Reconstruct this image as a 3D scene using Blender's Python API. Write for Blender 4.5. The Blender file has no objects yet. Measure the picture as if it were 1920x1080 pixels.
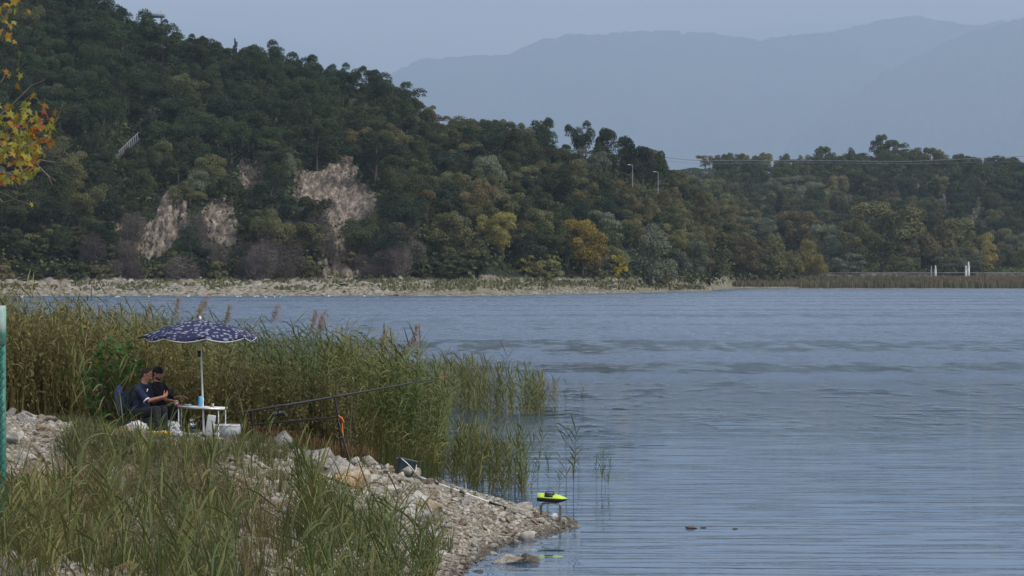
import bpy, bmesh, math, random
import numpy as np
from mathutils import Vector, Matrix, Euler
R = math.radians; HAZE = 7.8e-5
random.seed(7); rng = np.random.default_rng(7)
scene = bpy.context.scene
COL = scene.collection

# ------------------------------------------------------------------ camera
CAMZ = 4.66; FPX = 5333.0; HY = 512.0
cam_d = bpy.data.cameras.new('camera'); cam = bpy.data.objects.new('camera', cam_d); COL.objects.link(cam)
cam.location = (0, 0, CAMZ); cam_d.lens = 100; cam_d.sensor_width = 36
cam.rotation_euler = (R(90) - math.atan((540 - HY) / FPX), 0, 0)
cam_d.clip_start = 0.5; cam_d.clip_end = 60000
scene.camera = cam
# ------------------------------------------------------------------ light
SUN_EL, SUN_AZ = 44.0, 118.0           # azimuth measured clockwise from +Y (north): right and slightly behind the camera
world = bpy.data.worlds.new('World'); scene.world = world; world.use_nodes = True
nt = world.node_tree; nt.nodes.clear(); N = nt.nodes.new; L = nt.links.new
sky = N('ShaderNodeTexSky'); sky.sky_type = 'NISHITA'; sky.sun_disc = False
sky.sun_elevation = R(SUN_EL); sky.sun_rotation = R(SUN_AZ); sky.air_density = 1.0; sky.dust_density = 2.2; sky.ozone_density = 1.6
tc = N('ShaderNodeTexCoord'); mp = N('ShaderNodeMapping'); mp.inputs['Scale'].default_value = (2.2, 2.2, 16.0)
nz = N('ShaderNodeTexNoise'); nz.inputs['Scale'].default_value = 1.5; nz.inputs['Detail'].default_value = 7; nz.inputs['Roughness'].default_value = .55
cr = N('ShaderNodeValToRGB'); cr.color_ramp.elements[0].position = .34; cr.color_ramp.elements[1].position = .72
cr.color_ramp.elements[0].color = (.3, .3, .3, 1); cr.color_ramp.elements[1].color = (.95, .95, .95, 1)
mx = N('ShaderNodeMix'); mx.data_type = 'RGBA'; 
sxz = N('ShaderNodeSeparateXYZ'); L(tc.outputs['Generated'], sxz.inputs[0])
cie = N('ShaderNodeMapRange'); cie.inputs[1].default_value = 0.075; cie.inputs[2].default_value = .22; cie.inputs[3].default_value = .84; cie.inputs[4].default_value = 2.0; L(sxz.outputs[2], cie.inputs[0])   # an overcast sky brightens evenly towards the zenith
cb = N('ShaderNodeVectorMath'); cb.operation = 'SCALE'; cb.inputs[0].default_value = (5.15, 5.1, 5.6)
mp2 = N('ShaderNodeMapping'); mp2.inputs['Scale'].default_value = (5, 5, 34); n2 = N('ShaderNodeTexNoise'); n2.inputs['Scale'].default_value = 1.3; n2.inputs['Detail'].default_value = 6; L(tc.outputs['Generated'], mp2.inputs[0]); L(mp2.outputs[0], n2.inputs['Vector'])
mr2 = N('ShaderNodeMapRange'); mr2.inputs[1].default_value = .40; mr2.inputs[2].default_value = .62; mr2.inputs[3].default_value = .78; mr2.inputs[4].default_value = 1.2; L(n2.outputs['Fac'], mr2.inputs[0]); mm2 = N('ShaderNodeMath'); mm2.operation = 'MULTIPLY'; L(mr2.outputs[0], mm2.inputs[0]); L(cie.outputs[0], mm2.inputs[1]); L(mm2.outputs[0], cb.inputs['Scale']); L(cb.outputs[0], mx.inputs[7])
bg = N('ShaderNodeBackground'); bg.inputs['Strength'].default_value = .125
wo = N('ShaderNodeOutputWorld')
L(tc.outputs['Generated'], mp.inputs['Vector']); L(mp.outputs[0], nz.inputs['Vector']); L(nz.outputs['Fac'], cr.inputs[0])
L(cr.outputs[0], mx.inputs[0]); L(sky.outputs[0], mx.inputs[6]); L(mx.outputs[2], bg.inputs['Color']); L(bg.outputs[0], wo.inputs[0])
sd = bpy.data.lights.new('sun', 'SUN'); sd.energy = 2.7; sd.angle = R(11); sd.color = (1, .95, .87)
sun = bpy.data.objects.new('sun', sd); COL.objects.link(sun)
_a, _e = R(SUN_AZ), R(SUN_EL)
sun.rotation_euler = Vector((math.sin(_a) * math.cos(_e), math.cos(_a) * math.cos(_e), math.sin(_e))).to_track_quat('Z', 'Y').to_euler()
vs = scene.view_settings; vs.view_transform = 'Standard'; vs.look = 'None'; vs.gamma = 1; vs.use_curve_mapping = False; vs.exposure = 0.24
scene.cycles.volume_step_rate = 4; scene.cycles.max_bounces = 8; scene.cycles.transparent_max_bounces = 12

# ------------------------------------------------------------------ helpers
def W(px, py, Y): return Vector(((px - 960) / FPX * Y, Y, CAMZ - (py - HY) / FPX * Y))
def tag(o, label=None, cat=None, group=None, kind=None):
    if label: o['label'] = label
    if cat: o['category'] = cat
    if group: o['group'] = group
    if kind: o['kind'] = kind
    return o
def empty(name, loc, rz=0, label=None, cat=None, group=None, scale=1.0):
    o = bpy.data.objects.new(name, None); COL.objects.link(o); o.location = loc; o.rotation_euler = (0, 0, rz); o.empty_display_size = .1
    o.scale = (scale,) * 3
    return tag(o, label, cat, group)
def link(name, me, m=None, parent=None, loc=None, slot_obj=False):
    o = bpy.data.objects.new(name, me); COL.objects.link(o)
    if m is not None:
        if not me.materials: me.materials.append(m)
        if slot_obj or me.materials[0] is not m:
            o.material_slots[0].link = 'OBJECT'; o.material_slots[0].material = m
    if parent is not None: o.parent = parent
    if loc is not None: o.location = loc
    return o
def np_mesh(name, V, Fs, smooth=False, attrs=None):
    """V (n,3); Fs list of (m,k) index arrays; attrs dict name->(n,) or (n,3)"""
    V = np.asarray(V, np.float32)
    me = bpy.data.meshes.new(name)
    me.vertices.add(len(V)); me.vertices.foreach_set('co', V.ravel())
    Fs = [np.asarray(F, np.int32) for F in Fs if len(F)]
    loops = np.concatenate([F.ravel() for F in Fs]); sizes = np.concatenate([np.full(len(F), F.shape[1], np.int32) for F in Fs])
    starts = np.concatenate([[0], np.cumsum(sizes)[:-1]]).astype(np.int32)
    me.loops.add(len(loops)); me.loops.foreach_set('vertex_index', loops)
    me.polygons.add(len(sizes)); me.polygons.foreach_set('loop_start', starts)
    me.update(calc_edges=True)
    if smooth: me.polygons.foreach_set('use_smooth', np.ones(len(sizes), bool))
    for k, a in (attrs or {}).items():
        a = np.asarray(a, np.float32)
        if a.ndim == 1: at = me.attributes.new(k, 'FLOAT', 'POINT'); at.data.foreach_set('value', a)
        else: at = me.attributes.new(k, 'FLOAT_VECTOR', 'POINT'); at.data.foreach_set('vector', a.ravel())
    me.update(); return me
class Soup:
    """collects geometry (tris and quads) for ONE mesh"""
    def __init__(s): s.V = []; s.F = {3: [], 4: []}; s.n = 0; s.A = []
    def add(s, V, F, tint=0.0):
        V = np.asarray(V, float).reshape(-1, 3); F = np.asarray(F, int)
        if F.ndim == 1: F = F.reshape(1, -1)
        s.F[F.shape[1]].append(F + s.n); s.V.append(V); s.A.append(np.full(len(V), tint) if np.isscalar(tint) else tint); s.n += len(V)
    def box(s, c, d, rot=None, tint=0):
        q = np.array([[x, y, z] for x in (-.5, .5) for y in (-.5, .5) for z in (-.5, .5)]) * np.array(d)
        if rot is not None: q = q @ np.array(rot.to_matrix() if hasattr(rot, 'to_matrix') else rot).T
        s.add(q + np.array(c), [[0, 1, 3, 2], [4, 6, 7, 5], [0, 4, 5, 1], [2, 3, 7, 6], [0, 2, 6, 4], [1, 5, 7, 3]], tint)
    def tube(s, P, r, k=6, cap=True, tint=0):
        P = np.asarray([list(p) for p in P], float); n = len(P); r = np.full(n, r) if np.isscalar(r) else np.asarray(r, float)
        T = np.gradient(P, axis=0); T /= np.linalg.norm(T, axis=1)[:, None] + 1e-12
        up = np.array([0, 0, 1.]) if abs(T[0][2]) < .9 else np.array([1., 0, 0])
        V = []
        for i in range(n):
            a = np.cross(T[i], up); a /= np.linalg.norm(a) + 1e-12; b = np.cross(T[i], a); up = -np.cross(T[i], a) if False else up
            th = np.arange(k) * 2 * math.pi / k
            V.append(P[i] + r[i] * (np.cos(th)[:, None] * a + np.sin(th)[:, None] * b))
        V = np.concatenate(V); i, j = np.meshgrid(np.arange(n - 1), np.arange(k), indexing='ij'); i = i.ravel(); j = j.ravel(); j2 = (j + 1) % k
        s.add(V, np.stack([i * k + j, i * k + j2, (i + 1) * k + j2, (i + 1) * k + j], 1), tint)
        if cap and k > 2:
            for e, base in ((P[0], 0), (P[-1], (n - 1) * k)):
                ring = V[base:base + k]; idx = np.arange(k)
                s.add(np.vstack([ring, [e]]), np.stack([idx, (idx + 1) % k, np.full(k, k)], 1), tint)
    def ball(s, c, r, nu=10, nv=7, tint=0):
        r = np.full(3, r) if np.isscalar(r) else np.array(r)
        th = np.linspace(0, math.pi, nv + 1); ph = np.arange(nu) * 2 * math.pi / nu
        V = np.array([[math.sin(t) * math.cos(p), math.sin(t) * math.sin(p), math.cos(t)] for t in th for p in ph]) * r + np.array(c)
        i, j = np.meshgrid(np.arange(nv), np.arange(nu), indexing='ij'); i = i.ravel(); j = j.ravel(); j2 = (j + 1) % nu
        s.add(V, np.stack([i * nu + j, (i + 1) * nu + j, (i + 1) * nu + j2, i * nu + j2], 1), tint)
    def lathe(s, prof, c=(0, 0, 0), k=20, tint=0, rot=None):
        V = np.array([[r * math.cos(a), r * math.sin(a), z] for r, z in prof for a in np.arange(k) * 2 * math.pi / k])
        if rot is not None: V = V @ np.array(rot).T
        n = len(prof); i, j = np.meshgrid(np.arange(n - 1), np.arange(k), indexing='ij'); i = i.ravel(); j = j.ravel(); j2 = (j + 1) % k
        s.add(V + np.array(c), np.stack([i * k + j, i * k + j2, (i + 1) * k + j2, (i + 1) * k + j], 1), tint)
    def mesh(s, name, smooth=False):
        return np_mesh(name, np.concatenate(s.V), [np.concatenate(f) for f in s.F.values() if f], smooth, {'tint': np.concatenate(s.A)})
    def build(s, name, m, parent=None, smooth=False, loc=None): return link(name, s.mesh(name, smooth), m, parent, loc)
def _h(i, j, k, seed):
    n = (i * 374761393 + j * 668265263 + k * 2147483647 + seed * 144665) & 0xffffffff
    n = ((n ^ (n >> 13)) * 1274126177) & 0xffffffff
    return ((n ^ (n >> 16)) & 0xffff) / 65535.0
def vnoise(x, y, z=0.0, seed=0):
    x, y, z = np.broadcast_arrays(np.asarray(x, float), np.asarray(y, float), np.asarray(z, float))
    xi, yi, zi = (np.floor(a).astype(np.int64) for a in (x, y, z)); f = [a - b for a, b in ((x, xi), (y, yi), (z, zi))]
    f = [t * t * (3 - 2 * t) for t in f]; r = 0
    for dx in (0, 1):
        for dy in (0, 1):
            for dz in (0, 1):
                w = (f[0] if dx else 1 - f[0]) * (f[1] if dy else 1 - f[1]) * (f[2] if dz else 1 - f[2])
                r = r + w * _h(xi + dx, yi + dy, zi + dz, seed)
    return r * 2 - 1
def fbm(x, y, z=0.0, oct=4, seed=0):
    r = 0; a = 1; t = 0
    for o in range(oct):
        r = r + a * vnoise(np.asarray(x) * 2 ** o, np.asarray(y) * 2 ** o, np.asarray(z) * 2 ** o, seed + o); t += a; a *= .5
    return r / t
# ------------------------------------------------------------------ materials
def mat(name, col, rough=.7, col2=None, scale=3.0, rand=0.0, metal=0.0, bump=0.0, bscale=20.0, trans=0.0, tint=None, tintamt=1.0, coords='Object', detail=4, spec=.3, alpha=1.0, stretch=None, wet=False):
    """principled with a noise mix col->col2, per-object brightness variation, optional 'tint' attribute mix, optional translucency"""
    m = bpy.data.materials.new(name); m.use_nodes = True; t = m.node_tree; n = t.nodes; l = t.links
    b = n['Principled BSDF']; b.inputs['Roughness'].default_value = rough; b.inputs['Metallic'].default_value = metal
    b.inputs['Specular IOR Level'].default_value = spec; b.inputs['Alpha'].default_value = alpha
    co = n.new('ShaderNodeTexCoord'); src = co.outputs[coords]
    if stretch:
        mpn = n.new('ShaderNodeMapping'); mpn.inputs['Scale'].default_value = stretch; l.new(src, mpn.inputs[0]); src = mpn.outputs[0]
    c = n.new('ShaderNodeRGB'); c.outputs[0].default_value = (*col, 1); out = c.outputs[0]
    if col2 is not None:
        z = n.new('ShaderNodeTexNoise'); z.inputs['Scale'].default_value = scale; z.inputs['Detail'].default_value = detail; l.new(src, z.inputs['Vector'])
        r = n.new('ShaderNodeMapRange'); r.inputs[1].default_value = .35; r.inputs[2].default_value = .65; l.new(z.outputs[0], r.inputs[0])
        x = n.new('ShaderNodeMix'); x.data_type = 'RGBA'; l.new(r.outputs[0], x.inputs[0]); l.new(out, x.inputs[6]); x.inputs[7].default_value = (*col2, 1); out = x.outputs[2]
    if tint is not None:
        at = n.new('ShaderNodeAttribute'); at.attribute_name = 'tint'
        x = n.new('ShaderNodeMix'); x.data_type = 'RGBA'; l.new(at.outputs['Fac'], x.inputs[0]); l.new(out, x.inputs[6]); x.inputs[7].default_value = (*tint, 1); out = x.outputs[2]
    if rand:
        oi = n.new('ShaderNodeObjectInfo'); r = n.new('ShaderNodeMapRange'); r.inputs[3].default_value = 1 - rand; r.inputs[4].default_value = 1 + rand; l.new(oi.outputs['Random'], r.inputs[0])
        r2 = n.new('ShaderNodeMath'); r2.operation = 'MULTIPLY_ADD'; r2.inputs[1].default_value = 7.13; r2.inputs[2].default_value = .3; l.new(oi.outputs['Random'], r2.inputs[0])
        fr = n.new('ShaderNodeMath'); fr.operation = 'FRACT'; l.new(r2.outputs[0], fr.inputs[0])
        hm = n.new('ShaderNodeMapRange'); hm.inputs[3].default_value = .5 - rand * .03; hm.inputs[4].default_value = .5 + rand * .04; l.new(fr.outputs[0], hm.inputs[0])
        hs = n.new('ShaderNodeHueSaturation'); l.new(r.outputs[0], hs.inputs['Value']); l.new(hm.outputs[0], hs.inputs['Hue']); l.new(out, hs.inputs['Color']); out = hs.outputs[0]
    if wet:      # soaked darker just above the waterline
        ge = n.new('ShaderNodeNewGeometry'); sz = n.new('ShaderNodeSeparateXYZ'); l.new(ge.outputs['Position'], sz.inputs[0]); wr = n.new('ShaderNodeMapRange'); wr.inputs[1].default_value = .03; wr.inputs[2].default_value = .13; wr.inputs[3].default_value = .38; l.new(sz.outputs[2], wr.inputs[0])
        wv = n.new('ShaderNodeVectorMath'); wv.operation = 'SCALE'; l.new(out, wv.inputs[0]); l.new(wr.outputs[0], wv.inputs['Scale']); out = wv.outputs[0]
    l.new(out, b.inputs['Base Color'])
    if bump:
        z = n.new('ShaderNodeTexNoise'); z.inputs['Scale'].default_value = bscale; z.inputs['Detail'].default_value = 6; l.new(src, z.inputs['Vector'])
        bp = n.new('ShaderNodeBump'); bp.inputs['Strength'].default_value = bump; bp.inputs['Distance'].default_value = 1.0 / bscale; l.new(z.outputs[0], bp.inputs['Height']); l.new(bp.outputs[0], b.inputs['Normal'])
    if trans:
        tr = n.new('ShaderNodeBsdfTranslucent'); l.new(out, tr.inputs['Color']); ms = n.new('ShaderNodeMixShader'); ms.inputs[0].default_value = trans
        l.new(b.outputs[0], ms.inputs[1]); l.new(tr.outputs[0], ms.inputs[2]); l.new(ms.outputs[0], n['Material Output'].inputs['Surface'])
    return m
def inpoly(px, py, poly):
    px = np.asarray(px, float); py = np.asarray(py, float); r = np.zeros(px.shape, bool); n = len(poly)
    for i in range(n):
        x1, y1 = poly[i]; x2, y2 = poly[(i + 1) % n]
        c = ((y1 > py) != (y2 > py)) & (px < (x2 - x1) * (py - y1) / (y2 - y1 + 1e-9) + x1); r ^= c
    return r

# ------------------------------------------------------------------ near bank (thin plate spline through surveyed heights)
_C = np.array([(-1.3,30,0),(-1.2,34,0),(-.95,40,0),(-.8,44,0),(-.6,45.8,0),(-.35,47.6,0),(.1,49.5,0.02),(1.05,52.4,0),(.85,54,0),(.25,56.5,0),(-.8,59,0),(-2.2,62,0),(-2.9,70,0),(-3.1,80,0),(-3.8,95,0),(-8,106,0),(-16,112,0),(-30,118,0),
 (-2,52,.95),(-1,52,.62),(0,52,.28),(-3,51.3,1.25),(-3.75,50.5,1.5),(-5.4,50,1.75),(-6.6,50,1.78),(-6,52,1.7),(-8,49,2.1),(-7.9,46,2.15),(-7.2,43,1.75),(-10,45,2.4),(-5.3,43,1.3),(-4.3,45,1.37),(-3.8,40,1.0),(-2.4,46,.75),(-1.6,48,.62),(-6.5,37,1.1),(-8,34,1.6),(-5.8,32,1.45),(-3,34,.7),
 (-4,60,1.0),(-8,60,1.7),(-12,60,2),(-5,75,.6),(-12,75,1.5),(-6,95,.3),(-20,80,1.5),(-20,50,2.5),(-15,40,2.5),(-12,30,2.4),(-6,25,2.0),(-8,15,2.8),(-2,25,.7),(0,0,2.9),(-5,5,3.1),(3,5,2.2),(8,10,.2),(2,18,.3),(-25,20,3),(-30,60,2.5),(-30,90,1.5),
 (2,30,-.5),(2,45,-.5),(2.6,50,-.4),(3.2,55,-.5),(1.5,60,-.5),(1,68,-.6),(0,80,-.6),(-.5,100,-.8),(-4,112,-.8),(-16,120,-.8),(-30,126,-.8),(10,50,-1.3),(10,100,-1.3),(12,30,-1.3),(12,20,-1.0),(10,75,-1.3),(0,125,-1.3)], float)
def _tps(d): return np.where(d > 1e-9, d * d * np.log(d + 1e-12), 0)
_n = len(_C); _D = np.sqrt(((_C[:, None, :2] - _C[None, :, :2]) ** 2).sum(-1)); _K = _tps(_D) + np.eye(_n) * .02
_P = np.c_[np.ones(_n), _C[:, :2]]; _A = np.block([[_K, _P], [_P.T, np.zeros((3, 3))]]); _w = np.linalg.solve(_A, np.r_[_C[:, 2], 0, 0, 0])
def ground_z(X, Y):
    X = np.asarray(X, float); Y = np.asarray(Y, float); sh = X.shape; x = X.ravel(); y = Y.ravel(); z = np.empty(len(x))
    for s in range(0, len(x), 20000):
        d = np.sqrt((x[s:s + 20000, None] - _C[None, :, 0]) ** 2 + (y[s:s + 20000, None] - _C[None, :, 1]) ** 2)
        z[s:s + 20000] = _tps(d) @ _w[:_n] + _w[_n] + _w[_n + 1] * x[s:s + 20000] + _w[_n + 2] * y[s:s + 20000]
    z = z + .07 * fbm(x * .9, y * .9, oct=3, seed=3) * np.clip(z * 2 + .3, 0.15, 1) + .025 * fbm(x * 5, y * 5, oct=3, seed=9) * np.clip(z * 3 + .2, 0.1, 1)
    return z.reshape(sh)
def gz(x, y): return float(ground_z(np.array([x]), np.array([y]))[0])
def hit(px, py, y0=28.0, y1=118.0):
    """where the line of sight through a picture point meets the bank or the lake"""
    Y = np.arange(y0, y1, .1); X = (px - 960) / FPX * Y; Z = CAMZ - (py - HY) / FPX * Y; G = np.maximum(ground_z(X, Y), 0)
    i = np.argmax(Z < G)
    return Vector((X[i], Y[i], G[i])) if (Z < G).any() else None
def axis(segs):
    return np.concatenate([np.arange(a, b, st) for a, b, st in segs])
def grid_mesh(name, X, Y, Z, smooth=True, attrs=None):
    n, m = X.shape; i, j = np.meshgrid(np.arange(n - 1), np.arange(m - 1), indexing='ij'); a = (i * m + j).ravel()
    return np_mesh(name, np.stack([X.ravel(), Y.ravel(), Z.ravel()], 1), [np.stack([a, a + 1, a + m + 1, a + m], 1)], smooth, attrs)
xs = axis([(-60, -30, 5), (-30, -11, 1), (-11, 2.5, .09), (2.5, 14.1, .8)]); ys = axis([(-12, 30, 1.2), (30, 64, .1), (64, 130.1, .8)])
GX, GY = np.meshgrid(xs, ys, indexing='xy'); GZ = ground_z(np.maximum(GX, -32), GY)
mb_mat = mat('bank_soil', (.235, .20, .15), .95, (.10, .085, .06), 2.2, bump=.9, bscale=26, detail=9, wet=True)
tag(link('ground', grid_mesh('ground', GX, GY, GZ), mb_mat), kind='structure')
tag(link('lakebed', grid_mesh('lakebed', *np.meshgrid(np.array([-14000., 20000]), np.array([-2000., 33000])), np.full((2, 2), -4.0)), mat('lakebed_mud', (.05, .06, .05), .9)), kind='structure')

# ------------------------------------------------------------------ water
wm = bpy.data.materials.new('lake_water'); wm.use_nodes = True; t = wm.node_tree; n = t.nodes; l = t.links; b = n['Principled BSDF']
b.inputs['Base Color'].default_value = (.034, .078, .135, 1); b.inputs['Roughness'].default_value = .06; b.inputs['IOR'].default_value = 1.5
geo = n.new('ShaderNodeNewGeometry')
def wnoise(scale, sx, sy, det=3, rough=.5):
    mpn = n.new('ShaderNodeMapping'); mpn.inputs['Scale'].default_value = (sx, sy, 1); l.new(geo.outputs['Position'], mpn.inputs[0])
    z = n.new('ShaderNodeTexNoise'); z.inputs['Scale'].default_value = scale; z.inputs['Detail'].default_value = det; z.inputs['Roughness'].default_value = rough; l.new(mpn.outputs[0], z.inputs['Vector']); return z.outputs[0]
def mth(op, a, b_=None, c_=None):
    x = n.new('ShaderNodeMath'); x.operation = op
    for i, v in enumerate((a, b_, c_)):
        if v is None: continue
        if hasattr(v, 'is_output') or not isinstance(v, (int, float)): l.new(v, x.inputs[i])
        else: x.inputs[i].default_value = v
    return x.outputs[0]
big = wnoise(1.0, .004, .030, 5, .6)                       # gust patches lying across the lake
gust = n.new('ShaderNodeMapRange'); gust.inputs[1].default_value = .44; gust.inputs[2].default_value = .58; l.new(big, gust.inputs[0])
sp = n.new('ShaderNodeSeparateXYZ'); l.new(geo.outputs['Position'], sp.inputs[0])
far = n.new('ShaderNodeMapRange'); far.inputs[1].default_value = 78; far.inputs[2].default_value = 150; far.inputs[3].default_value = .0; far.inputs[4].default_value = 1.0; l.new(sp.outputs[1], far.inputs[0])
rgh = n.new('ShaderNodeMapRange'); rgh.inputs[1].default_value = 90; rgh.inputs[2].default_value = 320; rgh.inputs[3].default_value = .0; rgh.inputs[4].default_value = .20; l.new(sp.outputs[1], rgh.inputs[0])
fine = mth('MULTIPLY_ADD', wnoise(1.0, 1.2, .40, 2, .5), .34, mth('MULTIPLY_ADD', wnoise(1.0, .6, .13, 2, .5), .33, mth('MULTIPLY', wnoise(1.0, .35, .045, 2, .5), .33)))
fm_ = n.new('ShaderNodeMapRange'); fm_.inputs[1].default_value = .43; fm_.inputs[2].default_value = .57; l.new(fine, fm_.inputs[0])
gg = mth('MAXIMUM', mth('SUBTRACT', mth('MULTIPLY_ADD', fm_.outputs[0], 1.0, mth('MULTIPLY', gust.outputs[0], 1.2)), .55), 0.0)
l.new(mth('ADD', mth('MULTIPLY_ADD', mth('MULTIPLY', gg, far.outputs[0]), .16, .02), rgh.outputs[0]), b.inputs['Roughness'])
amp = mth('MULTIPLY_ADD', mth('MULTIPLY', gg, far.outputs[0]), 2.5, mth('MULTIPLY_ADD', far.outputs[0], .04, .0))
w1 = wnoise(1.0, .34, 2.4, 4, .6); w2 = wnoise(1.0, 1.5, 3.4, 4, .6); w3 = wnoise(1.0, .16, .7, 2)
bp = n.new('ShaderNodeBump'); bp.inputs['Strength'].default_value = 1.0; bp.inputs['Distance'].default_value = 1.0; l.new(mth('ADD', mth('MULTIPLY', w2, mth('MULTIPLY', amp, .13)), mth('ADD', mth('MULTIPLY', mth('MAXIMUM', mth('SUBTRACT', w1, .50), 0.0), .052), mth('MULTIPLY', w3, mth('MULTIPLY_ADD', amp, .03, .012)))), bp.inputs['Height']); l.new(bp.outputs[0], b.inputs['Normal'])
wx, wy = np.meshgrid(np.linspace(-1500, 1500, 41), axis([(-300, 0, 50), (0, 200, 10), (200, 1600.1, 50)]))
tag(link('water', grid_mesh('water', wx, wy, np.zeros_like(wx)), wm), kind='structure')

# ------------------------------------------------------------------ far shore, left hill
def field(name, us, vs_, fn, m, cliffs=None):
    U, V = np.meshgrid(us, vs_, indexing='xy'); Yf, Zf, rock = fn(U, V); Xf = (U - 960) / FPX * Yf
    return tag(link(name, grid_mesh(name, Xf, Yf, Zf, True, {'rock': rock.ravel()}), m), kind='structure')
U1 = [-900, -300, 0, 180, 300, 450, 560, 640, 740, 790, 830, 960, 1030, 1130, 1240, 1300, 1380, 1480, 1560, 1640]
T1 = [-130, -70, -5, 38, 92, 124, 160, 184, 186, 234, 248, 268, 296, 308, 332, 384, 418, 454, 492, 505]     # ground line of the ridge (tree tops stand above it)
def shoreY(u): return np.interp(u, [-900, 0, 900, 1000, 1200, 1290, 1330, 1345, 1380, 1560, 1700], [578, 578, 585, 612, 668, 712, 735, 790, 850, 880, 900])
def hill1(U, V):
    """V 0 shore, .12 top of the beach, 1 ridge, up to 1.6 behind"""
    S = shoreY(U) - 30; dep = np.interp(U, [-900, 300, 900, 1300, 1640], [235, 225, 200, 150, 60])
    jit = 9 * fbm(U * .011, V * 0, seed=5) * np.clip((V - .05) * 6, 0, 1)
    Yf = S + 30 + np.clip(V, -9, .12) / .12 * 28 + np.clip(V - .12, 0, 9) / .88 * dep + jit
    ridge_py = np.interp(U, U1, T1); Zr = CAMZ + (HY + 48 - 48 - ridge_py) / FPX * (S + 58 + dep) + 48 * 0
    t = np.clip((V - .12) / .88, 0, 1); prof = t ** .82 * (1 - .0 * t)
    prof = np.where(t < 1, prof, 1)
    btop = np.interp(U, [900, 1120, 1270, 1345], [3.2, 2.6, 1.3, .8])
    Zf = np.where(V < .12, btop * np.clip(V / .12, -1, 1) ** 1.0, btop + (Zr - btop) * prof)
    Zf = Zf - np.clip(V - 1, 0, 9) * 60
    PX = U; PY = HY - (Zf - CAMZ) * FPX / Yf
    rock = np.zeros_like(U)
    jx = 10 * fbm(U * .05, PY * .05, seed=21); jy = 10 * fbm(U * .05, PY * .05, seed=22)
    for p in CLIFFS: rock = np.maximum(rock, inpoly(PX + jx, PY + jy, p).astype(float))
    k = np.array([.25, .5, .25])
    for ax in (0, 1) if U.shape[1] > 1 else ():
        rock = np.apply_along_axis(lambda a: np.convolve(a, k, 'same'), ax, rock)
    flute = np.abs(fbm(U * .045, PY * .012, seed=31)) * 3.8 + np.abs(fbm(U * .16, PY * .05, seed=33)) * 1.8
    Yf = Yf + rock * (flute - 1.5) * 2.6; Zf = Zf + fbm(U * .03, V * 9, seed=40) * 1.6 * np.clip((V - .1) * 4, 0, 1) + .22 * fbm(U * .3, V * 90, seed=44)*np.clip(V * 30, 0, 1)
    return Yf, Zf, rock
CLIFFS = [[(318, 348), (345, 362), (356, 420), (350, 450), (300, 475), (250, 480), (252, 440), (285, 410), (305, 372)],
          [(408, 352), (434, 384), (458, 445), (436, 462), (392, 450), (372, 430), (386, 385)],
          [(448, 300), (488, 300), (500, 350), (470, 358), (442, 332)],
          [(545, 312), (600, 322), (655, 296), (664, 300), (672, 335), (708, 365), (694, 408), (660, 412), (650, 440), (620, 430), (580, 380), (548, 372)],
          [(612, 425), (655, 436), (648, 465), (668, 500), (705, 526), (612, 526), (596, 490), (622, 465)],
          [(505, 412), (530, 410), (540, 455), (515, 455)], [(690, 452), (728, 490), (715, 492), (686, 466)], [(880, 505), (915, 515), (940, 526), (880, 526)], [(215, 400), (235, 396), (240, 430), (222, 436)]]
hm = bpy.data.materials.new('hillside'); hm.use_nodes = True; t = hm.node_tree; n = t.nodes; l = t.links; b = n['Principled BSDF']; b.inputs['Roughness'].default_value = .95; b.inputs['Specular IOR Level'].default_value = .1
co = n.new('ShaderNodeTexCoord')
def nz3(scale, det=5, st=(1, 1, 1)):
    mpn = n.new('ShaderNodeMapping'); mpn.inputs['Scale'].default_value = st; l.new(co.outputs['Object'], mpn.inputs[0])
    z = n.new('ShaderNodeTexNoise'); z.inputs['Scale'].default_value = scale; z.inputs['Detail'].default_value = det; z.inputs['Roughness'].default_value = .65; l.new(mpn.outputs[0], z.inputs['Vector']); return z.outputs[0]
def ramp(f, stops):
    r = n.new('ShaderNodeValToRGB'); e = r.color_ramp.elements
    while len(e) < len(stops): e.new(.5)
    for q, (p, c) in zip(e, stops): q.position = p; q.color = (*c, 1)
    l.new(f, r.inputs[0]); return r.outputs[0]
def mixc(f, a, c_):
    x = n.new('ShaderNodeMix'); x.data_type = 'RGBA'; l.new(f, x.inputs[0])
    for i, v in ((6, a), (7, c_)):
        if isinstance(v, tuple): x.inputs[i].default_value = (*v, 1)
        else: l.new(v, x.inputs[i])
    return x.outputs[2]
earth = ramp(nz3(.35), [(.35, (.020, .026, .015)), (.65, (.042, .046, .027))])
rockc = ramp(nz3(.8, 12, (1, .16, .34)), [(.32, (.05, .042, .034)), (.46, (.13, .108, .085)), (.54, (.23, .19, .145)), (.66, (.38, .34, .265))])
beach = ramp(nz3(.5, 8, (.6, 1, 1)), [(.34, (.075, .08, .042)), (.46, (.17, .16, .105)), (.56, (.27, .245, .18)), (.68, (.38, .355, .29))])
at = n.new('ShaderNodeAttribute'); at.attribute_name = 'rock'
edg = n.new('ShaderNodeMath'); edg.operation = 'MULTIPLY_ADD'; edg.inputs[1].default_value = 1.5; l.new(nz3(.55, 6), edg.inputs[0]); l.new(at.outputs['Fac'], edg.inputs[2])
edr = n.new('ShaderNodeMapRange'); edr.inputs[1].default_value = 1.22; edr.inputs[2].default_value = 1.34; l.new(edg.outputs[0], edr.inputs[0])
c1 = mixc(edr.outputs[0], earth, rockc)
sx = n.new('ShaderNodeSeparateXYZ'); l.new(co.outputs['Object'], sx.inputs[0])
bz = n.new('ShaderNodeMapRange'); bz.inputs[1].default_value = 3.9; bz.inputs[2].default_value = 3.2; l.new(sx.outputs[2], bz.inputs[0])
c2 = mixc(bz.outputs[0], c1, beach); l.new(c2, b.inputs['Base Color'])
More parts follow.
